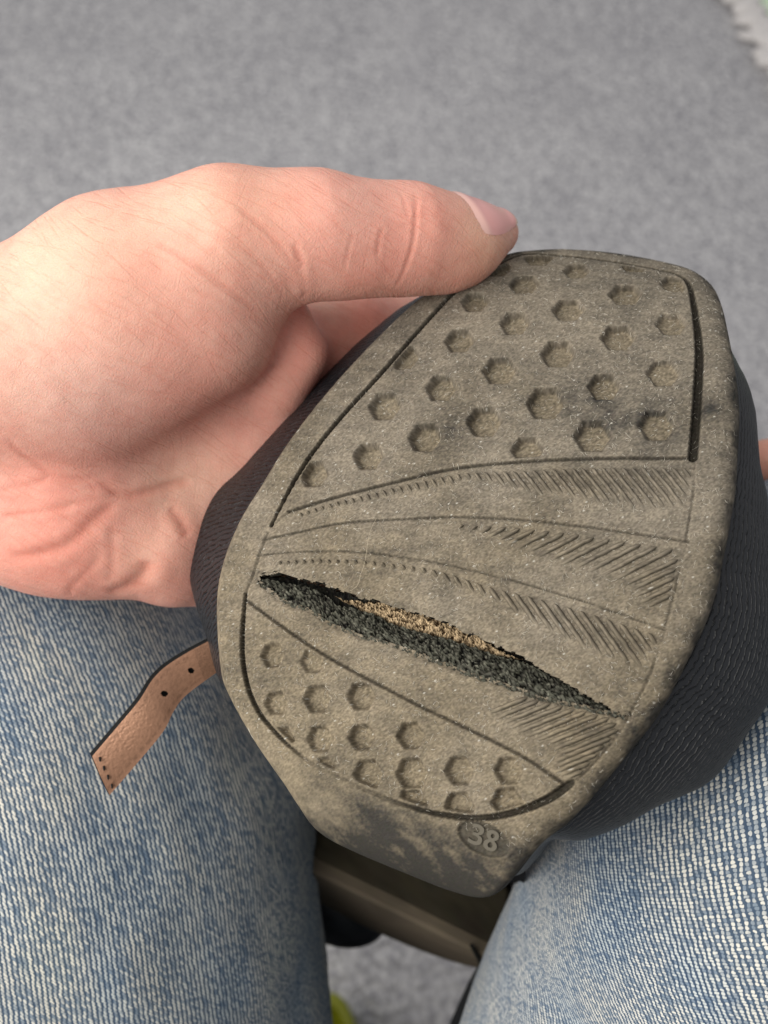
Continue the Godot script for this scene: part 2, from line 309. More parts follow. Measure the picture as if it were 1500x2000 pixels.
func build_outsole() -> void:
	relief = filled(0); zz = filled(0); dout = filled(40); around_r = filled(1); recess_tone = filled(0)
	reg.resize(NU * NV)
	reg.fill(-1)
	var ring := spline(OUT, 0.7, true)
	inside(to2(ring), reg, 0)
	var rb := spline(RB, 1.0, false)
	var lb := spline(LB, 1.0, false)
	var l1 := spline(L1, 1.0, false)
	var l2 := spline(L2, 1.0, false)
	var l3 := spline(L3, 1.0, false)
	var l5 := spline(L5, 1.0, false)
	var tu := spline(TU, 0.8, false)
	var tl := spline(TL, 0.8, false)
	for r in tu: r[1] += 0.7 * n_fine.get_noise_1d(r[0] * 3.0) + 0.4 * n_fine.get_noise_1d(r[0] * 9.0)
	for r in tl: r[1] += 0.5 * n_fine.get_noise_1d(r[0] * 4.0 + 90.0) + 0.35 * n_fine.get_noise_1d(r[0] * 12.0)
	var gt := spline(GT, 1.0, false)
	var gl := spline(GL, 1.0, false)
	# the six tread panels inside the rim, then the tear
	inside(to2(gt + back(l1)), reg, 1)
	var cut := func(line: Array, at: float) -> Array: return line.filter(func(r): return r[1] < at)
	inside(to2(l1 + [rb[0]] + rb.filter(func(r): return r[1] > L2[-1][1]) + back(l2) + [LB[0]]), reg, 2)
	inside(to2(l2 + rb.filter(func(r): return r[1] < L2[-1][1] and r[1] > L3[-1][1]) + back(l3) + [LB[1]]), reg, 3)
	inside(to2(l3 + rb.filter(func(r): return r[1] < L3[-1][1] and r[1] > TU[-1][1]) + back(tu)), reg, 4)
	inside(to2(tl + rb.filter(func(r): return r[1] < TL[-1][1]) + back(l5) + [LB[5], LB[4]]), reg, 5)
	inside(to2(gl + back(l5)), reg, 6)
	var hole := PackedInt32Array()
	hole.resize(NU * NV)
	inside(to2(tu + back(tl)), hole, 1)
	# distance from the outer edge, with the rounding of the rim there
	var zero := filled(0)
	ras(ring, true, 8.0, dout, around_r, zero)
	for k in reg.size():
		if reg[k] < 0: dout[k] = -dout[k]
	# scale-like steps below each line, then grooves
	var pb := filled(9)
	var none := PackedFloat32Array()
	var bands := [[2, l1, 0.95, 9.0], [3, l2, 0.8, 9.0], [4, l3, 0.8, 9.0], [5, tl, 0.35, 9.0]]
	for bd in bands:
		var d := filled(99)
		ras(bd[1], false, bd[3], d, none, none)
		for k in d.size():
			if reg[k] == bd[0] and d[k] < bd[3]:
				var u := GU + (k % NU) * STEP
				relief[k] -= bd[2] * (0.35 + 0.65 * sm(-30, 15, u)) * (1.0 - sm(0.0, bd[3], d[k])) * sm(0.0, 0.25, d[k])
	groove(gt, pb)
	groove(gl, pb)
	var pb2 := pb.duplicate()
	groove(with(l1, 0.34, 0.9), pb)
	groove(with(l2, 0.30, 0.75), pb2)
	groove(with(l3, 0.26, 0.7), pb2)
	groove(with(l5, 0.5, 0.75), pb)
	groove(with(rb, 0.24, 0.45), pb2)
	groove(with(lb.filter(func(r): return absf(fmod(r[1] + 40.0, 3.2)) < 2.2), 0.4, 0.5), pb2)
	for h in HEX: pit([h[0], h[1], h[2] * 1.04, h[3] * 1.12], 1, rng.randf_range(0.8, 1.15), pb)
	for h in HEXL: pit([h[0], h[1], h[2] * 0.88, h[3] * 1.15], 6, 0.8, pb)
	# worn cracks
	for q in 16:
		var p := [[rng.randf_range(-38, 30), rng.randf_range(-40, 30), 0.16, 0.18]]
		for s in 4: p.append([p[-1][0] + rng.randf_range(-1.6, 2.2), p[-1][1] + rng.randf_range(-2.2, 0.6), 0.16, 0.18])
		groove(p, pb2)
	# the lips of the tear are frayed and turn down
	var dt := filled(9)
	ras(tu + back(tl), true, 2.0, dt, none, none)
	number(tu)
	for k in zz.size():
		if reg[k] < 0 and dout[k] < -1.0: 
			zz[k] = bend(GU + (k % NU) * STEP, GV + (k / NU) * STEP)
			continue
		var u := GU + (k % NU) * STEP
		var v := GV + (k / NU) * STEP
		var w := 0.05 * n_fine.get_noise_2d(u * 5.0, v * 5.0) + 0.09 * n_mid.get_noise_2d(u * 1.4, v * 1.4) + 0.05 * n_fine.get_noise_2d(u * 12.0, v * 12.0)
		if reg[k] == 6 or reg[k] == 1: w += 0.25
		if reg[k] > 1 and reg[k] < 6: w += 0.1
		if dt[k] < 2.0: w -= 0.5 * (1.0 - sm(0.0, 1.2, dt[k]))
		zz[k] = bend(u, v) + relief[k] + w - edge_drop(maxf(dout[k], 0.0), around_r[k])
	# meshes
	var names := ["rim", "tread_panel", "tread_panel", "tread_panel", "tread_panel", "tread_panel", "tread_panel"]
	var vs := []
	var ns := []
	var cs := []
	var ts := []
	var maps := []
	for q in 7:
		vs.append(PackedVector3Array()); ns.append(PackedVector3Array()); cs.append(PackedColorArray()); ts.append(PackedInt32Array())
		var mp := PackedInt32Array()
		mp.resize(NU * NV)
		mp.fill(-1)
		maps.append(mp)
	const INSET := 0.9
	for j in range(1, NV - 2):
		for i in range(1, NU - 2):
			var k := j * NU + i
			var cell := [k, k + 1, k + NU + 1, k + NU]
			var most := maxf(maxf(dout[k], dout[k + 1]), maxf(dout[k + NU], dout[k + NU + 1]))
			if most <= INSET: continue
			if hole[k] == 1 and hole[k + 1] == 1 and hole[k + NU] == 1 and hole[k + NU + 1] == 1: continue
			var q := maxi(reg[k], 0)
			var ids := PackedInt32Array()
			for e in 4:
				var a: int = cell[e]
				var b: int = cell[(e + 1) % 4]
				if dout[a] > INSET: ids.append(vertex(a, q, vs, ns, cs, maps))
				if (dout[a] > INSET) != (dout[b] > INSET):
					var t := (INSET - dout[a]) / (dout[b] - dout[a])
					var pa := node_at(a).lerp(node_at(b), t)
					vs[q].append(pa * MM)
					ns[q].append(node_normal(a).lerp(node_normal(b), t).normalized())
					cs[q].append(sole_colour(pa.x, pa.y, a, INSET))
					ids.append(vs[q].size() - 1)
			for e in range(1, ids.size() - 1): ts[q].append_array([ids[0], ids[e], ids[e + 1]])
	var panels := []
	for q in 7:
		var o := put(names[q], make(vs[q], ts[q], cs[q], PackedVector2Array(), ns[q]), rubber, sandal)
		panels.append(o)
	tag(panels[1], "toe panel of the sole with deep hexagonal pits")
	tag(panels[6], "panel at the ball of the sole with worn shallow pits")
	for q in [2, 3, 4, 5]: tag(panels[q], "crescent band of ribbed tread across the sole")
	build_ribs(panels)
	build_edge(ring, panels[0])
	build_upper(ring)
	build_tear(tu, tl)
	build_fibres(hole)
	build_number(panels[0])

func node_at(k: int) -> Vector3:
	return Vector3(GU + (k % NU) * STEP, GV + (k / NU) * STEP, zz[k])

func node_normal(k: int) -> Vector3:
	return Vector3((zz[k - 1] - zz[k + 1]) / (2 * STEP), (zz[k - NU] - zz[k + NU]) / (2 * STEP), 1.0).normalized()

func vertex(k: int, q: int, vs: Array, ns: Array, cs: Array, maps: Array) -> int:
	if maps[q][k] < 0:
		var p := node_at(k)
		maps[q][k] = vs[q].size()
		vs[q].append(p * MM)
		ns[q].append(node_normal(k))
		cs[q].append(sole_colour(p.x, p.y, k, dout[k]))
	return maps[q][k]

func surface(u: float, v: float) -> float:
	var x := clampf((u - GU) / STEP, 1, NU - 3)
	var y := clampf((v - GV) / STEP, 1, NV - 3)
	var i := int(x)
	var j := int(y)
	var k := j * NU + i
	return lerpf(lerpf(zz[k], zz[k + 1], x - i), lerpf(zz[k + NU], zz[k + NU + 1], x - i), y - j)

func number(_l: Array) -> void:      # the oval recess of the size mark, sunk into the shank
	for k in relief.size():
		var p := Vector2(GU + (k % NU) * STEP - NUM[0][0], GV + (k / NU) * STEP - NUM[0][1]).rotated(0.06)
		var d := Vector2(p.x / 5.0, p.y / 2.9).length()
		if d < 1.25: 
			relief[k] -= 0.6 * sm(1.06, 0.92, d) - 0.25 * exp(-pow((d - 1.1) * 14.0, 2.0))

func build_number(parent: Node) -> void:
	var tm := TextMesh.new()
	var f := SystemFont.new()
	f.font_names = ["Droid Sans"]
	f.font_weight = 700
	tm.font = f
	tm.text = "38"
	tm.font_size = 64
	tm.pixel_size = 0.0001
	tm.depth = 0.0009
	tm.curve_step = 1.0
	var o := put("size_mark", tm, rough(Color(0.12, 0.108, 0.085), 0.95, 0.2), parent)
	var cu: float = NUM[0][0]
	var cv: float = NUM[0][1]
	var z := bend(cu, cv)
	var nz := Vector3((bend(cu - 1, cv) - bend(cu + 1, cv)) / 2, (bend(cu, cv - 1) - bend(cu, cv + 1)) / 2, 1).normalized()
	var nx := Vector3(cos(-0.02), sin(-0.02), 0)
	var ny := nz.cross(nx).normalized()
	nx = ny.cross(nz)
	o.transform = Transform3D(Basis(nx * 0.85, ny * 0.85, nz), Vector3(cu, cv, z) * MM - nz * 0.00062)
	tag(o, "raised digits of the shoe size in an oval recess")

func build_ribs(panels: Array) -> void:
	for r in RIBS:
		var a := Vector2(r[1], r[2])
		var b := Vector2(r[3], r[4])
		var w: float = r[5] * 0.5
		var l := a.distance_to(b)
		var e := (b - a) / l
		var s := Vector2(-e.y, e.x)
		var n := maxi(4, int(l / 0.7))
		var v := PackedVector3Array()
		var c := PackedColorArray()
		for i in n + 1:
			var t := float(i) / n
			var x := t * l
			var cap := sqrt(maxf(0.02, 1.0 - pow(maxf(0.0, 1.0 - x / w), 2.0)))
			var fade := 1.0 - sm(0.45, 1.0, t)
			var p := a + e * x + s * 0.10 * n_mid.get_noise_2d(a.x * 3 + x * 2, a.y)
			for q in 7:
				var g := (q - 3) / 3.0
				var wd := w * cap * (1.0 + 0.10 * n_fine.get_noise_2d(p.x * 6, p.y * 6 + q))
				var p2 := p + s * g * wd
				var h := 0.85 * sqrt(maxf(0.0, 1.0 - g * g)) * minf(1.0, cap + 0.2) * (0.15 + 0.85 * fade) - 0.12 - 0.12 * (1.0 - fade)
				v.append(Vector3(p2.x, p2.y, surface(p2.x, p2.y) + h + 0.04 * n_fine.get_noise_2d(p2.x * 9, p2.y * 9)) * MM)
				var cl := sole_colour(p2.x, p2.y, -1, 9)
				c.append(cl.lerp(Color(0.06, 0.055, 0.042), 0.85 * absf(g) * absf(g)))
		var t2 := grid_tris(n + 1, 7)
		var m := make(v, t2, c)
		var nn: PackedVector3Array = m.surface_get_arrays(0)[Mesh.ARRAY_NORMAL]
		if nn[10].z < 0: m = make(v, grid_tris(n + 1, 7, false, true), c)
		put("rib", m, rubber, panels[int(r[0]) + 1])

func ring_normal(ring: Array, i: int) -> Vector2:
	var n := ring.size()
	var a = ring[(i - 3 + n) % n]
	var b = ring[(i + 3) % n]
	var t := Vector2(b[0] - a[0], b[1] - a[1]).normalized()
	return Vector2(-t.y, t.x)          # the ring runs clockwise, so this points outwards

func build_edge(ring: Array, rim: Node) -> void:
	var ds: Array[float] = [1.5, 0.9, 0.65, 0.42, 0.22, 0.08, 0.0, -0.12, -0.15, -0.1, 0.1, 0.5]
	var down: Array[float] = [0.0, 0, 0, 0, 0, 0, 0, 0.5, 1.4, 2.6, 3.6, 4.2]
	var v := PackedVector3Array()
	var c := PackedColorArray()
	var n := ring.size()
	for r in ds.size():
		for i in n:
			var o := ring_normal(ring, i)
			var p := Vector2(ring[i][0], ring[i][1]) - o * ds[r]
			var z := bend(p.x, p.y) - edge_drop(maxf(ds[r], 0.0), ring[i][2]) - down[r] * (1.0 + 2.4 * sm(-44, -54, ring[i][1]))
			if r == 0: z -= 0.06
			else: z += 0.05 * n_fine.get_noise_2d(p.x * 5.0, p.y * 5.0) + 0.09 * n_mid.get_noise_2d(p.x * 1.4, p.y * 1.4)
			v.append(Vector3(p.x, p.y, z) * MM)
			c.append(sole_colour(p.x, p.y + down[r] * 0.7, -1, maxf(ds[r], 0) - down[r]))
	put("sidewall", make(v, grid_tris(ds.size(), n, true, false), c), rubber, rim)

func leather(stripes: bool) -> StandardMaterial3D:
	var m := rough(Color(0.015, 0.0165, 0.020), 0.43, 0.45)
	if not stripes: return m
	# fine wavy creases pressed into the leather
	const S := 512
	var im := Image.create(S, S, false, Image.FORMAT_RGB8)
	var wob := FastNoiseLite.new()
	wob.frequency = 0.016
	wob.fractal_octaves = 3
	var wimg := wob.get_seamless_image(S, S)
	var wob2 := FastNoiseLite.new()
	wob2.frequency = 0.045
	wob2.seed = 8
	var w2 := wob2.get_seamless_image(S, S)
	for y in S:
		for x in S:
			var a := wimg.get_pixel(x, y).r - 0.5
			var b := w2.get_pixel(x, y).r
			var ph := fposmod(y / 32.0 + a * 0.55 + 0.05 * sin(x * TAU / 64.0), 1.0)
			var d := absf(ph - 0.5) * 2.0
			var g := 1.0 - (1.0 - sm(0.0, 0.42, d)) * (0.45 + 0.7 * b)
			g = clampf(g - 0.10 * w2.get_pixel((x * 3) % S, (y * 3) % S).r, 0, 1)
			im.set_pixel(x, y, Color(g, g, g))
	var nim := im.duplicate()
	nim.bump_map_to_normal_map(9.0)
	m.normal_enabled = true
	m.normal_texture = ImageTexture.create_from_image(nim)
	m.normal_scale = 1.0
	var alb := Image.create(S, S, false, Image.FORMAT_RGB8)
	for y in S:
		for x in S:
			var g := im.get_pixel(x, y).r
			var q := 0.25 + 0.75 * g
			alb.set_pixel(x, y, Color(q, q, q))
	m.albedo_texture = ImageTexture.create_from_image(alb)
	m.albedo_color = Color(0.013, 0.0145, 0.0175).linear_to_srgb()
	return m

func build_upper(ring: Array) -> void:
	var n := ring.size()
	var v := PackedVector3Array()
	var uv := PackedVector2Array()
	var rows := 46
	var arc := 0.0
	for i in n + 1:
		var k := i % n
		var r = ring[k]
		if i > 0: arc += Vector2(r[0] - ring[i - 1][0], r[1] - ring[i - 1][1]).length()
		var o := ring_normal(ring, k)
		var b: float = r[3]
		var right := sm(-6, 12, r[0])
		for j in rows:
			var t := float(j)
			var top := 7.0 + absf(b) * 0.75
			var x := t / top
			var off := -0.9 + (b + 0.9) * (sin(minf(x, 1.0) * PI / 2) if x < 1.0 else 1.0 - pow((t - top) / 46.0, 2.0) * 1.5)
			off += 0.5 * n_big.get_noise_2d(arc * 1.6, t * 2.0) * minf(1.0, t / 8.0)
			# the left side buckles into a corner where the vamp ends
			var p := Vector2(r[0], r[1]) + o * off
			v.append(Vector3(p.x, p.y, bend(r[0], r[1]) - float(r[2]) * 0.8 - 2.4 - t) * MM)
			var across := Vector2(t / 20.0, (arc * 0.80 + t * 0.55) / 16.0)
			var along := Vector2(arc / 20.0, (t * 1.15 + 4.0 * n_big.get_noise_2d(arc * 0.5, 3.0)) / 15.0)
			uv.append(across.lerp(along, right))
	var t := PackedInt32Array()
	for i in n:
		for j in rows - 1:
			var a := i * rows + j
			var b := a + rows
			t.append_array([a, a + 1, b, b, a + 1, b + 1])
	var m := make(v, t, PackedColorArray(), uv)
	tag(put("leather_upper", m, leather(true), sandal), "black creased leather vamp bulging past the sole")
	# insole that closes the shoe from inside
	var off := to2(ring)
	var tri := Geometry2D.triangulate_polygon(off)
	var pv := PackedVector3Array()
	for p in off: pv.append(Vector3(p.x * 0.98, p.y * 0.98, bend(p.x, p.y) - 8.0) * MM)
	put("insole", make(pv, tri), rough(Color(0.20, 0.12, 0.075), 0.7), sandal)

func fuzzy_strip(a: Array, b: Array, za: float, zb: float, rows: int, bump: float, c1: Color, c2: Color, called: String, parent: Node, mat: Material, dip := 0.0, taper := 0.0) -> Node:
	var cols := 260
	var v := PackedVector3Array()
	var c := PackedColorArray()
	var at := func(line: Array, t: float) -> Vector2:
		var x := t * (line.size() - 1)
		var i := mini(int(x), line.size() - 2)
		return Vector2(line[i][0], line[i][1]).lerp(Vector2(line[i + 1][0], line[i + 1][1]), x - i)
	for j in rows:
		var s := float(j) / (rows - 1)
		for i in cols:
			var t := float(i) / (cols - 1)
			var tp := 0.5 + (s - 0.5) * (1.0 if taper == 0.0 else sm(0.0, taper, t) * sm(1.0, 1.0 - taper, t))
			var p: Vector2 = at.call(a, t).lerp(at.call(b, t), tp)
			var q := n_fine.get_noise_2d(p.x * 4.5, p.y * 4.5 + 40.0)
			var q2 := n_fine.get_noise_2d(p.x * 9.0 + p.y * 3.0, p.y * 9.0)
			var q3 := n_mid.get_noise_2d(p.x * 3.0, p.y * 3.0)
			var ends := minf(1.0, minf(t, 1.0 - t) * 14.0)
			var sl := lerpf(za, zb, s) - dip * sin(s * PI)
			v.append(Vector3(p.x + bump * 0.5 * q2, p.y + bump * 0.6 * q, bend(p.x, p.y) + sl * (0.3 + 0.7 * ends) + bump * (q * 0.8 + q2 * 0.8 + q3 * 0.7)) * MM)
			if rng.randf() < 0.05:
				c.append(c2 * 1.9)
				continue
			c.append(c1.lerp(c2, clampf(0.5 + rng.randf_range(-0.22, 0.22) + 0.7 * q + 0.7 * q2 + 1.0 * q3, 0, 1)))
	var t2 := grid_tris(rows, cols)
	var m := make(v, t2, c)
	var nn: PackedVector3Array = m.surface_get_arrays(0)[Mesh.ARRAY_NORMAL]
	if nn[cols * 2 + 100].z < 0: m = make(v, grid_tris(rows, cols, false, true), c)
	return put(called, m, mat, parent)

func build_tear(tu: Array, tl: Array) -> void:
	var fuzz := rough(Color.WHITE, 1.0, 0.1, true)
	var low := []
	for r in tl: low.append([r[0] - 0.1, r[1] - 0.7])
	var fi := spline(FI, 0.8, false)
	tag(fuzzy_strip(low, fi, -0.45, -3.0, 34, 0.55, Color(0.007, 0.007, 0.006), Color(0.090, 0.088, 0.070), "torn_foam", sandal, fuzz, -0.7), "charcoal crumbling foam on the lower lip of the tear")
	var deep := []
	var hi := []
	for r in fi: deep.append([r[0], r[1] - 0.4])
	for r in tu: hi.append([r[0] + 0.3, r[1] + 0.05])
	var mid := func(lo: float, hi2: float, line: Array) -> Array: return line.filter(func(r): return r[0] > lo and r[0] < hi2)
	tag(fuzzy_strip(mid.call(-26.0, 16.0, deep), mid.call(-26.0, 17.0, hi), -4.2, -3.4, 30, 0.42, Color(0.030, 0.017, 0.008), Color(0.38, 0.285, 0.175), "torn_lining", sandal, fuzz, -0.5, 0.28), "cream and brown fibres showing inside the tear")
	fuzzy_strip(deep, hi, -6.4, -6.0, 8, 0.4, Color(0.008, 0.008, 0.008), Color(0.03, 0.028, 0.024), "cavity", sandal, fuzz)
	var up2 := []
	for r in tu: up2.append([r[0] + 0.3, r[1] + 0.5])
	fuzzy_strip(up2, hi, -0.5, -3.6, 10, 0.3, Color(0.01, 0.01, 0.009), Color(0.06, 0.055, 0.045), "upper_lip", sandal, fuzz)

func ribbon(v: PackedVector3Array, t: PackedInt32Array, c: PackedColorArray, p: Array, w: float, col: Color) -> void:
	for i in p.size():
		var d: Vector3 = (p[mini(i + 1, p.size() - 1)] - p[maxi(i - 1, 0)]).normalized()
		var s := d.cross(Vector3(0, 0, 1)).normalized() * w * 0.5
		var k := v.size()
		v.append((p[i] - s) * MM)
		v.append((p[i] + Vector3(0, 0, w * 0.5)) * MM)
		v.append((p[i] + s) * MM)
		for q in 3: c.append(col)
		if i > 0: t.append_array([k - 3, k - 2, k, k - 2, k + 1, k, k - 2, k - 1, k + 1, k - 1, k + 2, k + 1])

func build_fibres(hole: PackedInt32Array) -> void:
	var v := PackedVector3Array()
	var t := PackedInt32Array()
	var c := PackedColorArray()
	var made := 0
	while made < 5200:
		var u := rng.randf_range(-54, 48)
		var w := rng.randf_range(-54, 98)
		var k := int((w - GV) / STEP) * NU + int((u - GU) / STEP)
		if k < NU or k >= zz.size() - NU or reg[k] < 0 or dout[k] < 1.0 or hole[k] == 1 or w < -43.0: continue
		made += 1
		var ang := rng.randf_range(0, TAU)
		var l := rng.randf_range(0.25, 1.0)
		if rng.randf() < 0.05: l *= 2.0
		var p := []
		for q in 4:
			p.append(Vector3(u, w, surface(u, w) + 0.06 + 0.15 * sin(q * PI / 3) * rng.randf()))
			ang += rng.randf_range(-0.7, 0.7)
			u += cos(ang) * l / 3
			w += sin(ang) * l / 3
		ribbon(v, t, c, p, rng.randf_range(0.035, 0.06), Color(0.55, 0.51, 0.43) * rng.randf_range(0.55, 1.15))
	var fm := rough(Color.WHITE, 1.0, 0.1, true)
	tag(put("lint", make(v, t, c), fm, sandal), "", "", "", "stuff")
	# loose threads across the tear
	v = PackedVector3Array(); t = PackedInt32Array(); c = PackedColorArray()
	for s in [[-21.0, 9.0, -21.5, -3.0], [-20.0, -2.5, -22.0, -7.0]]:
		var p := []
		for q in 9:
			var x := q / 8.0
			var uu := lerpf(s[0], s[2], x) + 0.8 * sin(x * 4.0 + s[0])
			var ww := lerpf(s[1], s[3], x)
			p.append(Vector3(uu, ww, bend(uu, ww) + 0.4 + 0.5 * sin(x * PI)))
		ribbon(v, t, c, p, 0.055, Color(0.45, 0.39, 0.29))
	tag(put("loose_thread", make(v, t, c), fm, sandal), "fine loose threads crossing the tear")

# ---------------------------------------------------------------- strap, heel
const STU := [[-52.38,-22.39,-17.68],[-55.75,-25.9,-16.14],[-60.58,-32.3,-13.62],[-62.88,-37.07,-12.17],[-64.06,-43.23,-11.39],[-66.89,-50.53,-11.35],[-69.74,-57.68,-11.27]]
const STL := [[-49.45,-27.72,-20.84],[-51.87,-30.99,-19.59],[-56.36,-38.4,-17.38],[-57.45,-42.71,-16.26],[-57.82,-47.86,-15.56],[-61.21,-56.52,-15.6],[-64.53,-64.55,-15.54]]
const STH := [[-56.98,-33.21,-16.12],[-60.07,-39.84,-14.24]]
const BKL := [[14.93,-84.36,-148.2],[9.68,-96.78,-162.9],[6.18,-111.05,-178.57],[2.49,-130.19,-196.24],[-0.37,-149.93,-213.25]]
const HR := [[-48.87,-79.71,-118.78],[-14.7,-86.12,-136.18],[20.26,-89.9,-153.31]]
const HF := [[-14.7,-86.12,-136.18],[-24.55,-102.18,-181.26]]
const HU := [[-14.7,-86.12,-136.18],[-17.24,-67.71,-148.81]]
const SLT := [[5.47,-86.86,-143.83],[10.3,-92.97,-150.5]]
const SHK := [[-19,-52.3,-12.27],[-7,-55.6,-17.43],[3,-55.8,-17.91],[12,-55.6,-17.49],[21,-53,-13.18]]
const HC := [[-54.18,-101.23,-192.38]]

func strip(up: Array, lo: Array, cols: int, rise: Vector3, wide: float, holes: Array, hr: float) -> ArrayMesh:
	var a := spline3(up, 0.25)
	var b := spline3(lo, 0.25)
	var n := 150
	var v := PackedVector3Array()
	var uv := PackedVector2Array()
	for i in n:
		var t := float(i) / (n - 1)
		var pa := v3(a[int(t * (a.size() - 1))])
		var pb := v3(b[int(t * (b.size() - 1))])
		for j in cols:
			var s := float(j) / (cols - 1)
			var q := pa.lerp(pb, s * (1 + 2 * wide) - wide)
			q += rise + Vector3(0, 0, 0.28 * sin(s * PI) + 0.06 * n_fine.get_noise_2d(t * 300, s * 60))
			v.append(q * MM)
			uv.append(Vector2(s, t))
	var tri := PackedInt32Array()
	var all := grid_tris(n, cols, false, true)
	for i in range(0, all.size(), 3):
		var m := (v[all[i]] + v[all[i + 1]] + v[all[i + 2]]) / 3.0
		var keep := true
		for h in holes:
			if Vector2(m.x / MM - h[0], m.y / MM - h[1]).length() < hr: keep = false
		if keep: tri.append_array([all[i], all[i + 1], all[i + 2]])
	return make(v, tri, PackedColorArray(), uv)

func build_strap() -> void:
	# lining towards us, black leather behind it and proud along the edges
	var cu := rough(Color(0.38, 0.205, 0.128), 0.4, 0.5)
	cu.metallic = 0.5
	var im := Image.create(128, 512, false, Image.FORMAT_RGB8)
	for y in 512:
		for x in 128:
			var a := n_mid.get_noise_2d(x * 0.35, y * 0.35)
			var b := n_fine.get_noise_2d(x * 1.6, y * 1.6)
			var k := 0.88 + 0.16 * a + 0.20 * b
			var e := minf(x, 127 - x) / 128.0
			if e < 0.16 and e > 0.10 and fmod(y, 26.0) < 16.0 and y > 120: k *= 0.80
			if y < 110: k *= 0.80 + 0.35 * b
			if e < 0.06: k *= 1.15
			im.set_pixel(x, y, Color(k, k, k * 0.98).linear_to_srgb())
	cu.albedo_texture = ImageTexture.create_from_image(im)
	var lining := put("strap_lining", strip(STU, STL, 40, Vector3.ZERO, 0.0, STH, 0.62), cu, sandal)
	tag(lining, "copper coloured strap lining with two punched holes")
	var blk := rough(Color(0.012, 0.012, 0.012), 0.7)
	var bk := put("ankle_strap", strip(STU, STL, 12, Vector3(-1.2, 0.1, -1.0), 0.03, [], 0.0), blk, sandal)
	tag(bk, "free end of the black ankle strap")
	# stitches along the cut end
	for q in 4:
		var p := v3(STU[-1]).lerp(v3(STL[-1]), 0.15 + q * 0.23)
		var st := CapsuleMesh.new()
		st.radius = 0.00022
		st.height = 0.0011
		st.radial_segments = 8
		st.rings = 3
		var o := put("stitch", st, blk, lining)
		o.transform = Transform3D(Basis(Vector3(0, 0, 1), 0.6), (p + Vector3(1.1, 1.0, 0.28)) * MM)
	# the other strap hangs from the heel
	var up := []
	var lo := []
	for r in BKL:
		up.append([r[0] - 3.2, r[1] - 1.2, r[2]])
		lo.append([r[0] + 3.2, r[1] + 1.2, r[2]])
	tag(put("ankle_strap", strip(up, lo, 10, Vector3.ZERO, 0.0, [], 0.0), rough(Color(0.035, 0.036, 0.038), 0.7), sandal), "buckle side of the black ankle strap hanging from the heel")

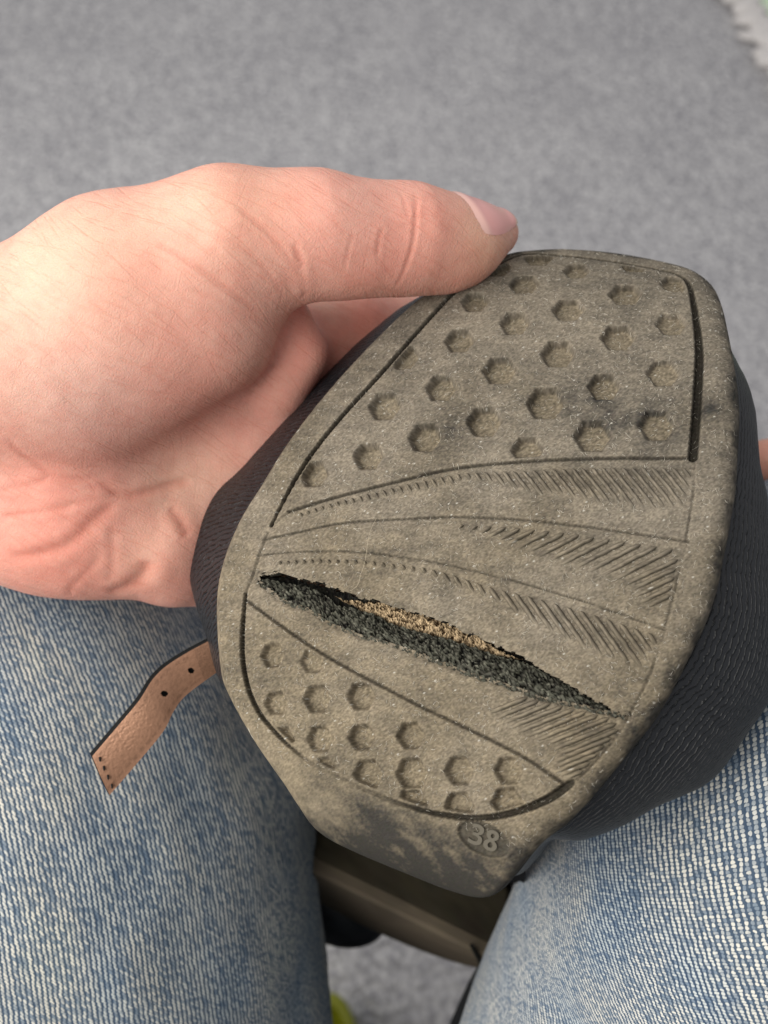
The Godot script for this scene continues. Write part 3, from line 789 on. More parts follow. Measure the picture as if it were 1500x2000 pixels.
func build_heel() -> void:
	var a := v3(HR[0])
	var b := v3(HR[2])
	var mid := v3(HR[1])
	var e1 := (b - a).normalized()
	var wd := a.distance_to(b)
	var e2 := v3(HF[1]) - mid
	var dp := e2.length()
	e2 = (e2 - e2.dot(e1) * e1).normalized()
	var e3 := v3(HU[1]) - mid
	var ht := e3.length()
	e3 = e3.normalized()
	# D-shaped outline: straight breast, round back
	var prof := []
	for i in 21: prof.append(Vector2(lerpf(-0.5, 0.5, i / 20.0), -0.02 * cos((i / 20.0 - 0.5) * PI)))
	for i in range(1, 40):
		var g := i / 40.0 * PI
		prof.append(Vector2(0.5 * cos(g), 1.0 * pow(sin(g), 0.7)))
	var dusty := rough(Color.WHITE, 0.9, 0.25, true)
	var build := func(z0: float, z1: float, rows: int, concave: float, grow: float, called: String, cap: bool, c0: Color, c1: Color) -> Node:
		var v := PackedVector3Array()
		var c := PackedColorArray()
		for r in rows:
			var s := float(r) / (rows - 1)
			var bev := 0.0
			if cap and r == 0: bev = 0.022
			for p in prof:
				var front := 1.0 - sm(0.0, 0.5, p.y)
				var x: float = p.x * wd * (1.0 - bev - grow * s)
				var y: float = (p.y + bev * front) * dp + concave * front * sin(s * PI * 0.5)
				var q: Vector3 = mid + e1 * x + e2 * y + e3 * (lerpf(z0, z1, s))
				v.append(q * MM)
				var k := clampf(0.5 + 0.6 * n_mid.get_noise_2d(x * 0.3, lerpf(z0, z1, s) * 0.5) + 0.25 * n_fine.get_noise_2d(x * 3, s * 30), 0, 1)
				c.append(c0.lerp(c1, k))
		var t := grid_tris(rows, prof.size(), true, true)
		if cap:
			var ctr := v.size()
			v.append((mid + e2 * dp * 0.5 + e3 * (z0 - 0.1)) * MM)
			c.append(c1)
			for i in prof.size(): t.append_array([ctr, i, (i + 1) % prof.size()])
		return put(called, make(v, t, c), dusty, sandal)
	tag(build.call(5.2, ht + 8.0, 12, 7.0, 0.12, "heel", false, Color(0.055, 0.047, 0.033), Color(0.105, 0.090, 0.060)), "low block heel with a hollow front face")
	tag(build.call(0.0, 5.0, 6, 0.0, 0.0, "heel_lift", true, Color(0.095, 0.078, 0.056), Color(0.165, 0.133, 0.095)), "worn rubber lift under the heel")
	# slot across the lift near its right end
	var t0 := v3(SLT[0])
	var t1 := v3(SLT[1])
	var sl := CylinderMesh.new()
	sl.top_radius = 0.0007
	sl.bottom_radius = 0.0007
	sl.height = t0.distance_to(t1) * MM
	sl.radial_segments = 10
	var so := put("heel_slot", sl, rough(Color(0.008, 0.008, 0.007), 0.9), sandal)
	var sy := (t1 - t0).normalized()
	var sx := sy.cross(Vector3(0.3, 0.2, 1)).normalized()
	so.transform = Transform3D(Basis(sx, sy, sx.cross(sy)), (t0 + t1) * 0.5 * MM)
	# shank: the sole runs back and down to the heel breast
	var v := PackedVector3Array()
	var c := PackedColorArray()
	var rows := 16
	var sk := spline3(SHK, 2.0)
	for j in rows:
		var s := float(j) / (rows - 1)
		for i in sk.size():
			var x := float(i) / (sk.size() - 1)
			var p0 := v3(sk[i]) + Vector3(0, 0.8, -0.4)
			var p1 := mid + e1 * wd * lerpf(-0.46, 0.46, x) + e3 * (ht + 4.0) + e2 * 6.0
			var w := 1.0 - 0.30 * sin(s * PI) 
			var cx := p0.lerp(p1, s)
			var m0 := v3(sk[sk.size() / 2]).lerp(mid + e3 * (ht + 4.0) + e2 * 6.0, s)
			cx = m0 + (cx - m0) * w
			cx += Vector3(0, -2.0, 0) * sin(s * PI) * sin(x * PI)
			v.append(cx * MM)
			var k := clampf(0.45 + 0.8 * n_mid.get_noise_2d(x * 50.0, s * 60.0), 0, 1)
			c.append(Color(0.02, 0.02, 0.019).lerp(Color(0.085, 0.076, 0.056), k * (1.0 - 0.6 * sm(0.6, 1.0, x))))
	put("shank", make(v, grid_tris(rows, sk.size()), c), dusty, sandal)
	# heel counter: black leather cup behind the heel
	var cup := PackedVector3Array()
	var ctr := v3(HC[0])
	for j in 17:
		var ph := (j / 16.0 - 0.5) * PI
		for i in 40:
			var th := i / 40.0 * TAU
			var d := e1 * cos(th) * cos(ph) * 22.0 + e2 * sin(th) * cos(ph) * 20.0 + e3 * sin(ph) * 15.0
			cup.append((ctr + d) * MM)
	tag(put("heel_counter", make(cup, grid_tris(17, 40, true)), leather(false), sandal), "black leather heel cup")
	# inner quarter: black leather between vamp and heel
	var qv := PackedVector3Array()
	for j in 10:
		var s := j / 9.0
		for i in 14:
			var x := i / 13.0
			var p0 := Vector3(lerpf(-20, 25, x), -44.0 + 4.0 * sin(x * PI), -24.0 - 6.0 * sin(x * PI))
			var p1 := mid + e1 * wd * lerpf(-0.5, 0.62, x) + e3 * (ht + 12.0) + e2 * 26.0
			qv.append((p0.lerp(p1, s) + Vector3(0, -3.0 * sin(s * PI), 0)) * MM)
	put("quarter", make(qv, grid_tris(10, 14)), rough(Color(0.010, 0.010, 0.011), 0.8, 0.1), sandal)

# ---------------------------------------------------------------- bodies from joined tapered capsules
class Field:
	var a := PackedVector3Array()
	var e := PackedVector3Array()
	var il := PackedFloat32Array()
	var ra := PackedFloat32Array()
	var rd := PackedFloat32Array()
	var k := PackedFloat32Array()
	func _init(rows: Array) -> void:
		for r in rows:
			var p := Vector3(r[0], r[1], r[2])
			var q := Vector3(r[4], r[5], r[6])
			a.append(p); e.append(q - p); il.append(1.0 / maxf((q - p).length_squared(), 1e-6)); ra.append(r[3]); rd.append(r[7] - r[3]); k.append(r[8])
	func one(i: int, p: Vector3) -> float:
		var w := p - a[i]
		var t := clampf(w.dot(e[i]) * il[i], 0.0, 1.0)
		return (w - e[i] * t).length() - ra[i] - rd[i] * t
	func at(p: Vector3, which: PackedInt32Array) -> float:
		var d := 1e6
		for i in which:
			var w := p - a[i]
			var t := clampf(w.dot(e[i]) * il[i], 0.0, 1.0)
			var x := (w - e[i] * t).length() - ra[i] - rd[i] * t
			var kk := k[i]
			var h := kk - absf(d - x)
			if h > 0.0: d = minf(d, x) - h * h / kk * 0.25
			elif x < d: d = x
		return d
	func all() -> PackedInt32Array:
		return PackedInt32Array(range(a.size()))

func nets(f: Field, cell: float) -> Array:      # surface nets on the cells near the bones -> [vertices, triangles] in mm
	var lo := Vector3(1e6, 1e6, 1e6)
	var hi := -lo
	for i in f.a.size():
		var r := maxf(f.ra[i], f.ra[i] + f.rd[i]) + 5.0
		for p in [f.a[i], f.a[i] + f.e[i]]:
			lo = lo.min(p - Vector3(r, r, r))
			hi = hi.max(p + Vector3(r, r, r))
	var big := cell * 4.0
	var nb := Vector3i((hi - lo) / big) + Vector3i.ONE
	var nf := nb * 4 + Vector3i.ONE
	var val := PackedFloat32Array()
	val.resize(nf.x * nf.y * nf.z)
	val.fill(1e9)
	var idx := PackedInt32Array()
	idx.resize(val.size())
	idx.fill(-1)
	var near := []
	for bz in nb.z:
		for by in nb.y:
			for bx in nb.x:
				var c := lo + (Vector3(bx, by, bz) + Vector3(0.5, 0.5, 0.5)) * big
				var ds := PackedFloat32Array()
				var m := 1e6
				for i in f.a.size():
					var d := f.one(i, c)
					ds.append(d)
					m = minf(m, d)
				if m > big * 0.9 + 4.0 or m < -big * 0.9 - 1.0: continue
				var some := PackedInt32Array()
				for i in ds.size():
					if ds[i] < m + f.k[i] + big * 1.8: some.append(i)
				if absf(f.at(c, some)) > big * 0.9: continue
				near.append(Vector3i(bx, by, bz))
				for z in 5:
					for y in 5:
						for x in 5:
							var q := ((bz * 4 + z) * nf.y + by * 4 + y) * nf.x + bx * 4 + x
							if val[q] > 1e8: val[q] = f.at(lo + Vector3(bx * 4 + x, by * 4 + y, bz * 4 + z) * cell, some)
	var v := PackedVector3Array()
	var sy := nf.x
	var sz := nf.x * nf.y
	var corner := [0, 1, sy, sy + 1, sz, sz + 1, sz + sy, sz + sy + 1]
	var cp := []
	for i in 8: cp.append(Vector3(i & 1, (i >> 1) & 1, i >> 2))
	var edges := [[0, 1], [2, 3], [4, 5], [6, 7], [0, 2], [1, 3], [4, 6], [5, 7], [0, 4], [1, 5], [2, 6], [3, 7]]
	var made := PackedInt32Array()
	for b in near:
		for z in 4:
			for y in 4:
				for x in 4:
					var g := Vector3i(b.x * 4 + x, b.y * 4 + y, b.z * 4 + z)
					var q := (g.z * nf.y + g.y) * nf.x + g.x
					var neg := 0
					for i in 8:
						if val[q + corner[i]] < 0.0: neg += 1
					if neg == 0 or neg == 8: continue
					var s := Vector3.ZERO
					var n := 0
					for e in edges:
						var d0 := val[q + corner[e[0]]]
						var d1 := val[q + corner[e[1]]]
						if (d0 < 0.0) != (d1 < 0.0):
							s += (cp[e[0]] as Vector3).lerp(cp[e[1]], d0 / (d0 - d1))
							n += 1
					idx[q] = v.size()
					v.append(lo + (Vector3(g) + s / n) * cell)
					made.append(q)
	var t := PackedInt32Array()
	var st := [1, sy, sz]
	for q in made:
		for ax in 3:
			var d0 := val[q]
			var d1 := val[q + st[ax]]
			if d1 > 1e8 or (d0 < 0.0) == (d1 < 0.0): continue
			var u: int = st[(ax + 1) % 3]
			var w: int = st[(ax + 2) % 3]
			var i0 := idx[q]
			var i1 := idx[q - u]
			var i2 := idx[q - u - w]
			var i3 := idx[q - w]
			if i0 < 0 or i1 < 0 or i2 < 0 or i3 < 0: continue
			if d0 < 0.0: t.append_array([i0, i1, i2, i0, i2, i3])
			else: t.append_array([i0, i2, i1, i0, i3, i2])
	return [v, t]

func split4(v: PackedVector3Array, t: PackedInt32Array) -> PackedInt32Array:
	var mid := {}
	var out := PackedInt32Array()
	for i in range(0, t.size(), 3):
		var m := []
		for e in 3:
			var a := t[i + e]
			var b := t[i + (e + 1) % 3]
			var key := mini(a, b) * 1000003 + maxi(a, b)
			if not mid.has(key):
				mid[key] = v.size()
				v.append((v[a] + v[b]) * 0.5)
			m.append(mid[key])
		out.append_array([t[i], m[0], m[2], t[i + 1], m[1], m[0], t[i + 2], m[2], m[1], m[0], m[1], m[2]])
	return out

const BONES := [[-204.43,-212.47,-107.36,27,-125.72,-191.84,-129.12,26,14],[-125.72,-191.84,-129.12,26,-83.98,-179.58,-133.01,20.5,14],[-82.84,-175.22,-134.81,19.5,-56.81,-166.25,-143.16,18.6,10],[-56.81,-166.25,-143.16,18.6,-33.73,-157.36,-149.23,13,10],[-33.73,-157.36,-149.23,13,-14.35,-159.16,-152.24,11.3,10],[-14.35,-159.16,-152.24,11.3,5.7,-164.62,-156.87,9.6,10],[5.7,-164.62,-156.87,9.6,17.65,-170.55,-160.64,7.3,10],[17.65,-170.55,-160.64,7.3,26.81,-173.94,-167.03,4.9,10],[-5.57,-161.86,-151.42,8.8,12.77,-169.65,-155.94,6.1,7],[-65.87,-181.91,-130.75,19.5,-39.72,-173.3,-138.42,15.5,12],[-101.97,-206.07,-115.13,20,-76.81,-210.43,-111.19,17.5,12],[-76.81,-210.43,-111.19,17.5,-55.2,-216.32,-106.5,14.5,12],[-94.09,-205.72,-126.44,20,-34.72,-209.03,-132.99,14,12],[-81.21,-197.83,-139.15,18,-26.46,-195.93,-146.98,12,12],[-37.74,-214.63,-128.86,13,-47.77,-220.18,-114.15,13,8],[-21.84,-180.42,-146.34,5.2,-20.2,-186.46,-141.36,6,4],[-20.2,-186.46,-141.36,6,-24.71,-193.71,-136.25,6.2,4],[-26.35,-194.53,-147.48,11.5,-6.61,-202.85,-159.52,10,3.5],[-6.61,-202.85,-159.52,10,18.14,-213.05,-170.16,9,3.5],[18.14,-213.05,-170.16,9,38.51,-220.5,-168.94,8.5,3.5],[38.51,-220.5,-168.94,8.5,49.56,-224.21,-157.7,7.5,3.5],[-29.45,-206.98,-134.71,11,-6.82,-220.45,-143.47,9.8,3.5],[-6.82,-220.45,-143.47,9.8,21.55,-230.88,-153.68,9,3.5],[21.55,-230.88,-153.68,9,41.67,-233.58,-148.6,8,3.5],[-36.44,-218.29,-121.96,10.5,-15.23,-234.21,-126.1,9.5,3.5],[-15.23,-234.21,-126.1,9.5,10.2,-245.86,-134.03,8.5,3.5],[10.2,-245.86,-134.03,8.5,28.94,-245.46,-130.51,7.5,3.5],[-50.81,-221.28,-103.56,11,-28.86,-240.84,-109.38,8.8,3.5],[-28.86,-240.84,-109.38,8.8,-10.06,-251.79,-114.35,7.8,3.5],[-10.06,-251.79,-114.35,7.8,4.31,-251.79,-114.35,6.8,3.5]]
const BONES2 := [[266.27,-305.89,-127.62,23,210.24,-287.77,-136.14,20,8],[210.24,-287.77,-136.14,20,190.42,-274.47,-144.11,15,8],[202.82,-291.39,-137.85,17,189.41,-288.24,-143.77,13,8],[182.59,-268.18,-145.29,11,153.53,-252.83,-146.48,9.2,3],[153.53,-252.83,-146.48,9.2,132.24,-251.04,-149.84,8.4,3],[132.24,-251.04,-149.84,8.4,116.66,-257.77,-154.22,7.2,3],[190.37,-281.55,-147.83,11,158.73,-268.18,-151.68,9.4,3],[158.73,-268.18,-151.68,9.4,138.05,-269,-158.66,8.4,3],[138.05,-269,-158.66,8.4,130.75,-277.62,-163.75,7.2,3],[197.56,-294.6,-148.86,10.5,168.01,-286.25,-156.04,9,3],[168.01,-286.25,-156.04,9,151.27,-290.82,-164.48,8,3],[151.27,-290.82,-164.48,8,144.21,-297.37,-169.2,7,3],[205.31,-306.02,-148.68,9.5,183.37,-304.48,-155.84,8,3],[183.37,-304.48,-155.84,8,168.48,-307.27,-163.38,7,3],[168.48,-307.27,-163.38,7,160.32,-311.27,-168.63,6.2,3],[196.88,-275.26,-131.97,13,166.75,-258.81,-122.44,10.5,6],[166.75,-258.81,-122.44,10.5,145.11,-249.09,-119.43,8.6,6],[145.11,-249.09,-119.43,8.6,133.1,-244.15,-120.2,7,6]]
const SPOTS := [[9.75,-156.73,-148.33,9,0,0.5],[1.08,-158.55,-142.91,9,0,0.45],[-5.36,-158.64,-140.19,9,0,0.35],[-21.53,-147.93,-141.37,10,0,0.25],[22.64,-164.36,-154.06,10,2,0.55],[16.98,-167.59,-148.09,7,0,0.35],[-65.8,-150.8,-130.63,22,2,0.25],[-52.48,-146.07,-138.24,18,2,0.2],[-73.78,-157.45,-123.18,18,1,0.5],[-57.82,-166.45,-117.08,16,3,0.22],[-66.22,-167.93,-114.29,14,3,0.15],[-39.55,-194.85,-123.96,16,0,0.4],[-40.23,-172.15,-121.09,13,0,0.25],[-18.64,-177.94,-142.12,11,0,0.7],[-21.11,-183.5,-134.76,9,0,0.4],[-73.4,-189.4,-105.82,13,0,0.6],[-79.01,-199.05,-94.16,14,0,0.7],[-67.98,-205.95,-92.25,13,0,0.6],[-49.99,-202.44,-106.29,11,0,0.55],[-54.29,-205.17,-97.06,9,1,0.45],[-49.39,-212.23,-93.75,9,0,0.4],[-50.25,-200.67,-112.12,10,1,0.5],[-42.38,-201.39,-116.68,10,1,0.4],[-6.29,-192.17,-153.49,14,0,0.9],[-13.78,-189.01,-157.27,6,1,0.5],[-28.47,-142.85,-147.34,13,2,0.3],[-43.17,-155.51,-128.08,12,0,0.15]]
const NAILAX := [[16.47,-170.49,-160.74],[27.17,-173.77,-167.35]]
const HANDP := [[-37.21,-165.37,-124.05]]
const CREASE := [[0.3,0.7,[[-45.65,-146.35,-138.91],[-40.53,-147.99,-136.3],[-35.7,-150.49,-134.31],[-30.16,-155.66,-132.83],[-24.98,-163.32,-133.43]]],
	[0.2,0.6,[[-35.81,-144.96,-140.14],[-31.33,-146.05,-138.9],[-26.62,-149.52,-137.71],[-22.53,-155.38,-136.63],[-20.95,-162.4,-136.5]]],
	[0.22,0.7,[[-29.84,-143.06,-144.79],[-24.46,-146.09,-142.32],[-19.65,-150.93,-139.42],[-16.92,-156.75,-137.83]]],
	[0.2,0.6,[[-39.86,-152.25,-131.89],[-33.2,-155.98,-131.11],[-26.76,-162.73,-131.99],[-24.32,-169.57,-133.35]]],
	[0.3,0.6,[[6.75,-152.54,-158.53],[6.66,-153.04,-151.98],[6.24,-155.69,-147.35],[4.88,-159.26,-144.26],[2,-165.78,-142.75]]],
	[0.2,0.6,[[-0.21,-151.75,-147.84],[-1.27,-154.72,-143.62],[-2.22,-165.84,-141.8]]],
	[0.15,0.5,[[-6.27,-150.16,-144.89],[-7.8,-154.52,-140.65],[-9.46,-164.82,-139.94]]],
	[0.35,0.8,[[-18.55,-149.12,-141.13],[-16.9,-153.05,-138.91],[-16.88,-163.42,-138.34]]],
	[0.12,0.5,[[3.25,-151.66,-157.62],[4.51,-151.9,-153.75],[5.36,-153.1,-150.59]]],
	[0.3,1,[[-79.4,-174.54,-110.79],[-77.19,-181.35,-110.16],[-73.07,-186.82,-108.63],[-68.04,-188.98,-108.57],[-63.58,-190.96,-109.58]]],
	[0.5,1.2,[[-64.07,-190.72,-109.44],[-59.32,-195.48,-108.29],[-54.34,-198.15,-110.71],[-49.92,-200.07,-113.57],[-44.7,-201.49,-115.34]]],
	[0.2,1,[[-84.34,-188.46,-105.68],[-78.76,-188.19,-106.43],[-73.16,-187.36,-108.16]]],
	[0.2,1,[[-84.43,-189.19,-104.8],[-77.87,-190.61,-103.27],[-71.43,-191.66,-103.45],[-65.29,-193.11,-105.53],[-59.32,-195.48,-108.29]]],
	[0.5,1.8,[[-59.32,-195.48,-108.29],[-65.08,-195.6,-101.79],[-70.54,-197.29,-96.74],[-78.05,-198.27,-94.68],[-84.97,-199.61,-94.43]]],
	[0.18,1.3,[[-61.66,-197.29,-102.28],[-61.61,-202.08,-96.5],[-63.6,-208.49,-92.48]]],
	[0.2,1.2,[[-73.64,-213.07,-90.84],[-71.43,-207.49,-91.27],[-63.8,-201.26,-96.11]]],
	[0.6,2.2,[[-65.38,-213.28,-91.58],[-59.4,-210.73,-92.69],[-55.39,-207.67,-94.71],[-54.29,-205.17,-97.06]]],
	[0.3,0.8,[[-84.79,-192.28,-100.96],[-75.74,-191.74,-101.95],[-68.35,-192.69,-103.75]]],
	[0.45,1.6,[[-50.13,-201.87,-108.69],[-47.57,-203.57,-106.21],[-45.5,-205.89,-102.7]]]]
var person: Node3D

func stroke(h: PackedFloat32Array, s: int, p: Vector2, q: Vector2, w: float, d: float) -> void:
	var n := int(p.distance_to(q)) + 1
	var r := int(ceil(w * 2.0))
	for i in n:
		var t := float(i) / n
		var c := p.lerp(q, t)
		var f := d * sin(PI * clampf(t, 0.03, 0.97))
		for y in range(int(c.y) - r, int(c.y) + r + 1):
			for x in range(int(c.x) - r, int(c.x) + r + 1):
				var e := (Vector2(x, y) - c).length_squared() / (w * w)
				if e < 4.0:
					var k := posmod(y, s) * s + posmod(x, s)
					h[k] = minf(h[k], -f * exp(-e))

func skin() -> StandardMaterial3D:
	# fine skin lines: two slanting families, cross lines and pores, laid flat along the palm
	const S := 1024
	var h := PackedFloat32Array()
	h.resize(S * S)
	for q in 1500:
		var p := Vector2(rng.randf() * S, rng.randf() * S)
		var a := 0.52 + 0.5 * n_mid.get_noise_2d(p.x * 0.03, p.y * 0.03) + rng.randf_range(-0.1, 0.1)
		var l := rng.randf_range(40, 170)
		var m := p + Vector2(cos(a), sin(a)) * l * 0.5
		a += rng.randf_range(-0.35, 0.35)
		var d := rng.randf_range(0.08, 0.34)
		stroke(h, S, p, m, 1.2, d)
		stroke(h, S, m, m + Vector2(cos(a), sin(a)) * l * 0.5, 1.2, d)
	for q in 700:
		var p := Vector2(rng.randf() * S, rng.randf() * S)
		var a := -rng.randf_range(0.6, 1.5)
		var l := rng.randf_range(40, 130)
		stroke(h, S, p, p + Vector2(cos(a), sin(a)) * l, rng.randf_range(0.8, 1.2), rng.randf_range(0.05, 0.17))
	var im := Image.create(S, S, false, Image.FORMAT_RGB8)
	for y in S:
		for x in S:
			var g := clampf(0.75 + h[y * S + x] * 0.75 + 0.16 * n_fine.get_noise_2d(x * 1.5, y * 1.5) + 0.08 * n_fine.get_noise_2d(x * 0.8 + 300.0, y * 0.8), 0, 1)
			im.set_pixel(x, y, Color(g, g, g))
	var al := Image.create(S, S, false, Image.FORMAT_RGB8)
	for y in S:
		for x in S:
			var g := im.get_pixel(x, y).r
			var d := h[y * S + x]
			al.set_pixel(x, y, Color(1.0 + 0.10 * d, 0.97 + 0.30 * (g - 0.75), 0.97 + 0.36 * (g - 0.75)).clamp())
	im.bump_map_to_normal_map(2.2)
	var m := rough(Color.WHITE, 0.54, 0.38, true)
	m.albedo_texture = ImageTexture.create_from_image(al)
	m.normal_enabled = true
	m.normal_texture = ImageTexture.create_from_image(im)
	m.normal_scale = 0.8
	m.subsurf_scatter_enabled = true
	m.subsurf_scatter_strength = 0.12
	return m

func build_hand() -> void:
	var f := Field.new(BONES)
	var mt := nets(f, 1.15)
	var v: PackedVector3Array = mt[0]
	var t: PackedInt32Array = mt[1]
	var n0 := v.size()
	t = split4(v, t)
	var n := face_normals(v, t)
	# creases pressed in along traced lines
	var move := PackedFloat32Array()
	move.resize(v.size())
	var flush := PackedFloat32Array()
	flush.resize(v.size())
	for cr in CREASE:
		var pts: Array = spline3(cr[2], 2.5)
		var w: float = cr[1]
		var reach := w * 3.2
		var lo := Vector3(1e6, 1e6, 1e6)
		var hi := -lo
		for p in pts:
			lo = lo.min(v3(p))
			hi = hi.max(v3(p))
		var box := AABB(lo, hi - lo).grow(reach)
		for i in v.size():
			if not box.has_point(v[i]): continue
			var best := 1e6
			var where := 0.0
			for s in pts.size() - 1:
				var a := v3(pts[s])
				var e := v3(pts[s + 1]) - a
				var x := clampf((v[i] - a).dot(e) / maxf(e.length_squared(), 1e-6), 0, 1)
				var d := (v[i] - a - e * x).length_squared()
				if d < best:
					best = d
					where = (s + x) / (pts.size() - 1)
			if best < reach * reach:
				var ends := sm(0.0, 0.15, where) * sm(1.0, 0.85, where)
				var q := best / (w * w)
				move[i] += 0.68 * float(cr[0]) * ends * (-exp(-q * 1.6) + 0.32 * exp(-pow(sqrt(q) - 1.7, 2.0)))
				flush[i] = maxf(flush[i], ends * exp(-q * 0.8) * minf(1.0, float(cr[0]) * 1.6))
	for i in v.size():
		v[i] += n[i] * (move[i] + 0.22 * n_mid.get_noise_3dv(v[i] * 0.35))
	var col := PackedColorArray()
	var uv := PackedVector2Array()
	var tint := [Color(0.68, 0.29, 0.22), Color(0.72, 0.50, 0.37), Color(0.76, 0.49, 0.32), Color(0.50, 0.33, 0.305)]
	var hp := v3(HANDP[0])
	var ay := Vector3(0, 0.47, -0.88)
	for i in v.size():
		var p := v[i]
		var c := Color(0.665, 0.385, 0.305)
		c = c.lerp(Color(0.66, 0.335, 0.265), clampf(0.5 + n_big.get_noise_3dv(p * 1.2) * 1.3, 0, 1) * 0.6)
		for s in SPOTS:
			var d := (p - v3(s)).length_squared() / (float(s[3]) * float(s[3]))
			if d < 5.0: c = c.lerp(tint[int(s[4])], float(s[5]) * exp(-d))
		c = c.lerp(Color(0.52, 0.185, 0.125), 0.5 * flush[i])
		var mo := n_mid.get_noise_3dv(p * 0.9) + 0.6 * n_mid.get_noise_3dv(p * 2.2 + Vector3(50, 0, 0))
		c = c.lerp(Color(0.62, 0.245, 0.185), clampf(mo, 0.0, 0.6) * 0.28).lerp(Color(0.74, 0.50, 0.39), clampf(-mo, 0.0, 0.6) * 0.22)
		c *= 1.09 + 0.06 * n_mid.get_noise_3dv(p * 2.0) + 0.04 * n_fine.get_noise_3dv(p * 5.0)
		c.a = 1
		col.append(c)
		uv.append(Vector2((p - hp).x / 140.0 + 0.5, 0.5 - (p - hp).dot(ay) / 140.0))
	for i in v.size(): v[i] *= MM
	var sk := skin()
	# the other hand is one body with this one, out of sight beyond the frame
	var f2 := Field.new(BONES2)
	var m2 := nets(f2, 2.0)
	var v2: PackedVector3Array = m2[0]
	var off := v.size()
	for p in v2:
		v.append(p * MM)
		col.append(Color(0.66, 0.36, 0.265))
		uv.append(Vector2(p.x / 140.0, p.y / 140.0))
	for q in m2[1]: t.append(q + off)
	var body := put("body", make(v, t, col, uv), sk, person)
	tag(body, "bare hand with its thumb pressed on the toe of the shoe")
	# thumbnail, laid over the back of the last joint
	var a := v3(NAILAX[0])
	var b := v3(NAILAX[1])
	var e := (b - a).normalized()
	var up := Vector3(0.02, 0.47, -0.88) * 0.66 + Vector3(0, 0.88, 0.47) * 0.78
	up = (up - e * up.dot(e)).normalized()
	var side := e.cross(up)
	var all := f.all()
	var nv := PackedVector3Array()
	var nc := PackedColorArray()
	for j in 25:
		var x := j / 24.0
		for i in 21:
			var g := (i / 20.0 - 0.5) * 2.0
			var wide := 1.0 * (1.0 - 0.30 * pow(absf(x - 0.45) * 1.7, 3.0))
			var dir := up * cos(g * wide) + side * sin(g * wide)
			var o := a.lerp(b, (x - 0.09 * g * g * (sm(0.3, 0.7, x) * 2.0 - 1.0)) * 1.46 - 0.12)
			var d := 1.0
			var p := o
			for s in 24:
				d = f.at(p, all)
				p += dir * (-d if absf(d) > 0.01 else 0.0)
			nv.append((p + dir * ((0.42 * (1.0 - pow(absf(g), 6.0)) + 0.12) * sm(0.0, 0.12, x) - 0.10 + 0.14 * x)) * MM)
			nc.append(Color(0.82, 0.40, 0.37).lerp(Color(0.78, 0.58, 0.48), sm(0.90, 0.98, x) + 0.5 * sm(0.2, 0.05, x)))
	var nm := make(nv, grid_tris(25, 21), nc)
	var nail := rough(Color.WHITE, 0.25, 0.5, true)
	tag(put("thumbnail", nm, nail, body), "short natural thumbnail")

# ---------------------------------------------------------------- jeans
const LEGL := [[-72.15,-476.87,193.94,84],[-93.53,-381.81,40.72,82],[-98.89,-346.31,-17.52,80],[-103.62,-317.42,-67.6,78],[-122.36,-301.62,-118.61,72],[-133.08,-298.01,-146.71,64],[-148.21,-322.28,-171.36,60],[-182.72,-396.23,-213.33,56],[-234.26,-526.84,-287.2,52],[-299.85,-702.45,-382.93,50]]
const LEGR := [[50.16,-421.95,171.6,84],[95.89,-332.58,35.47,82],[111.19,-297.74,-8.76,80],[128.4,-268.72,-50.55,79],[159.17,-281.14,-97.48,72],[179.91,-296.62,-123.76,66],[204.27,-330.18,-145.84,62],[241.28,-410.52,-186.44,58],[296.72,-548.83,-245.83,52],[353.99,-733.73,-324.1,50]]

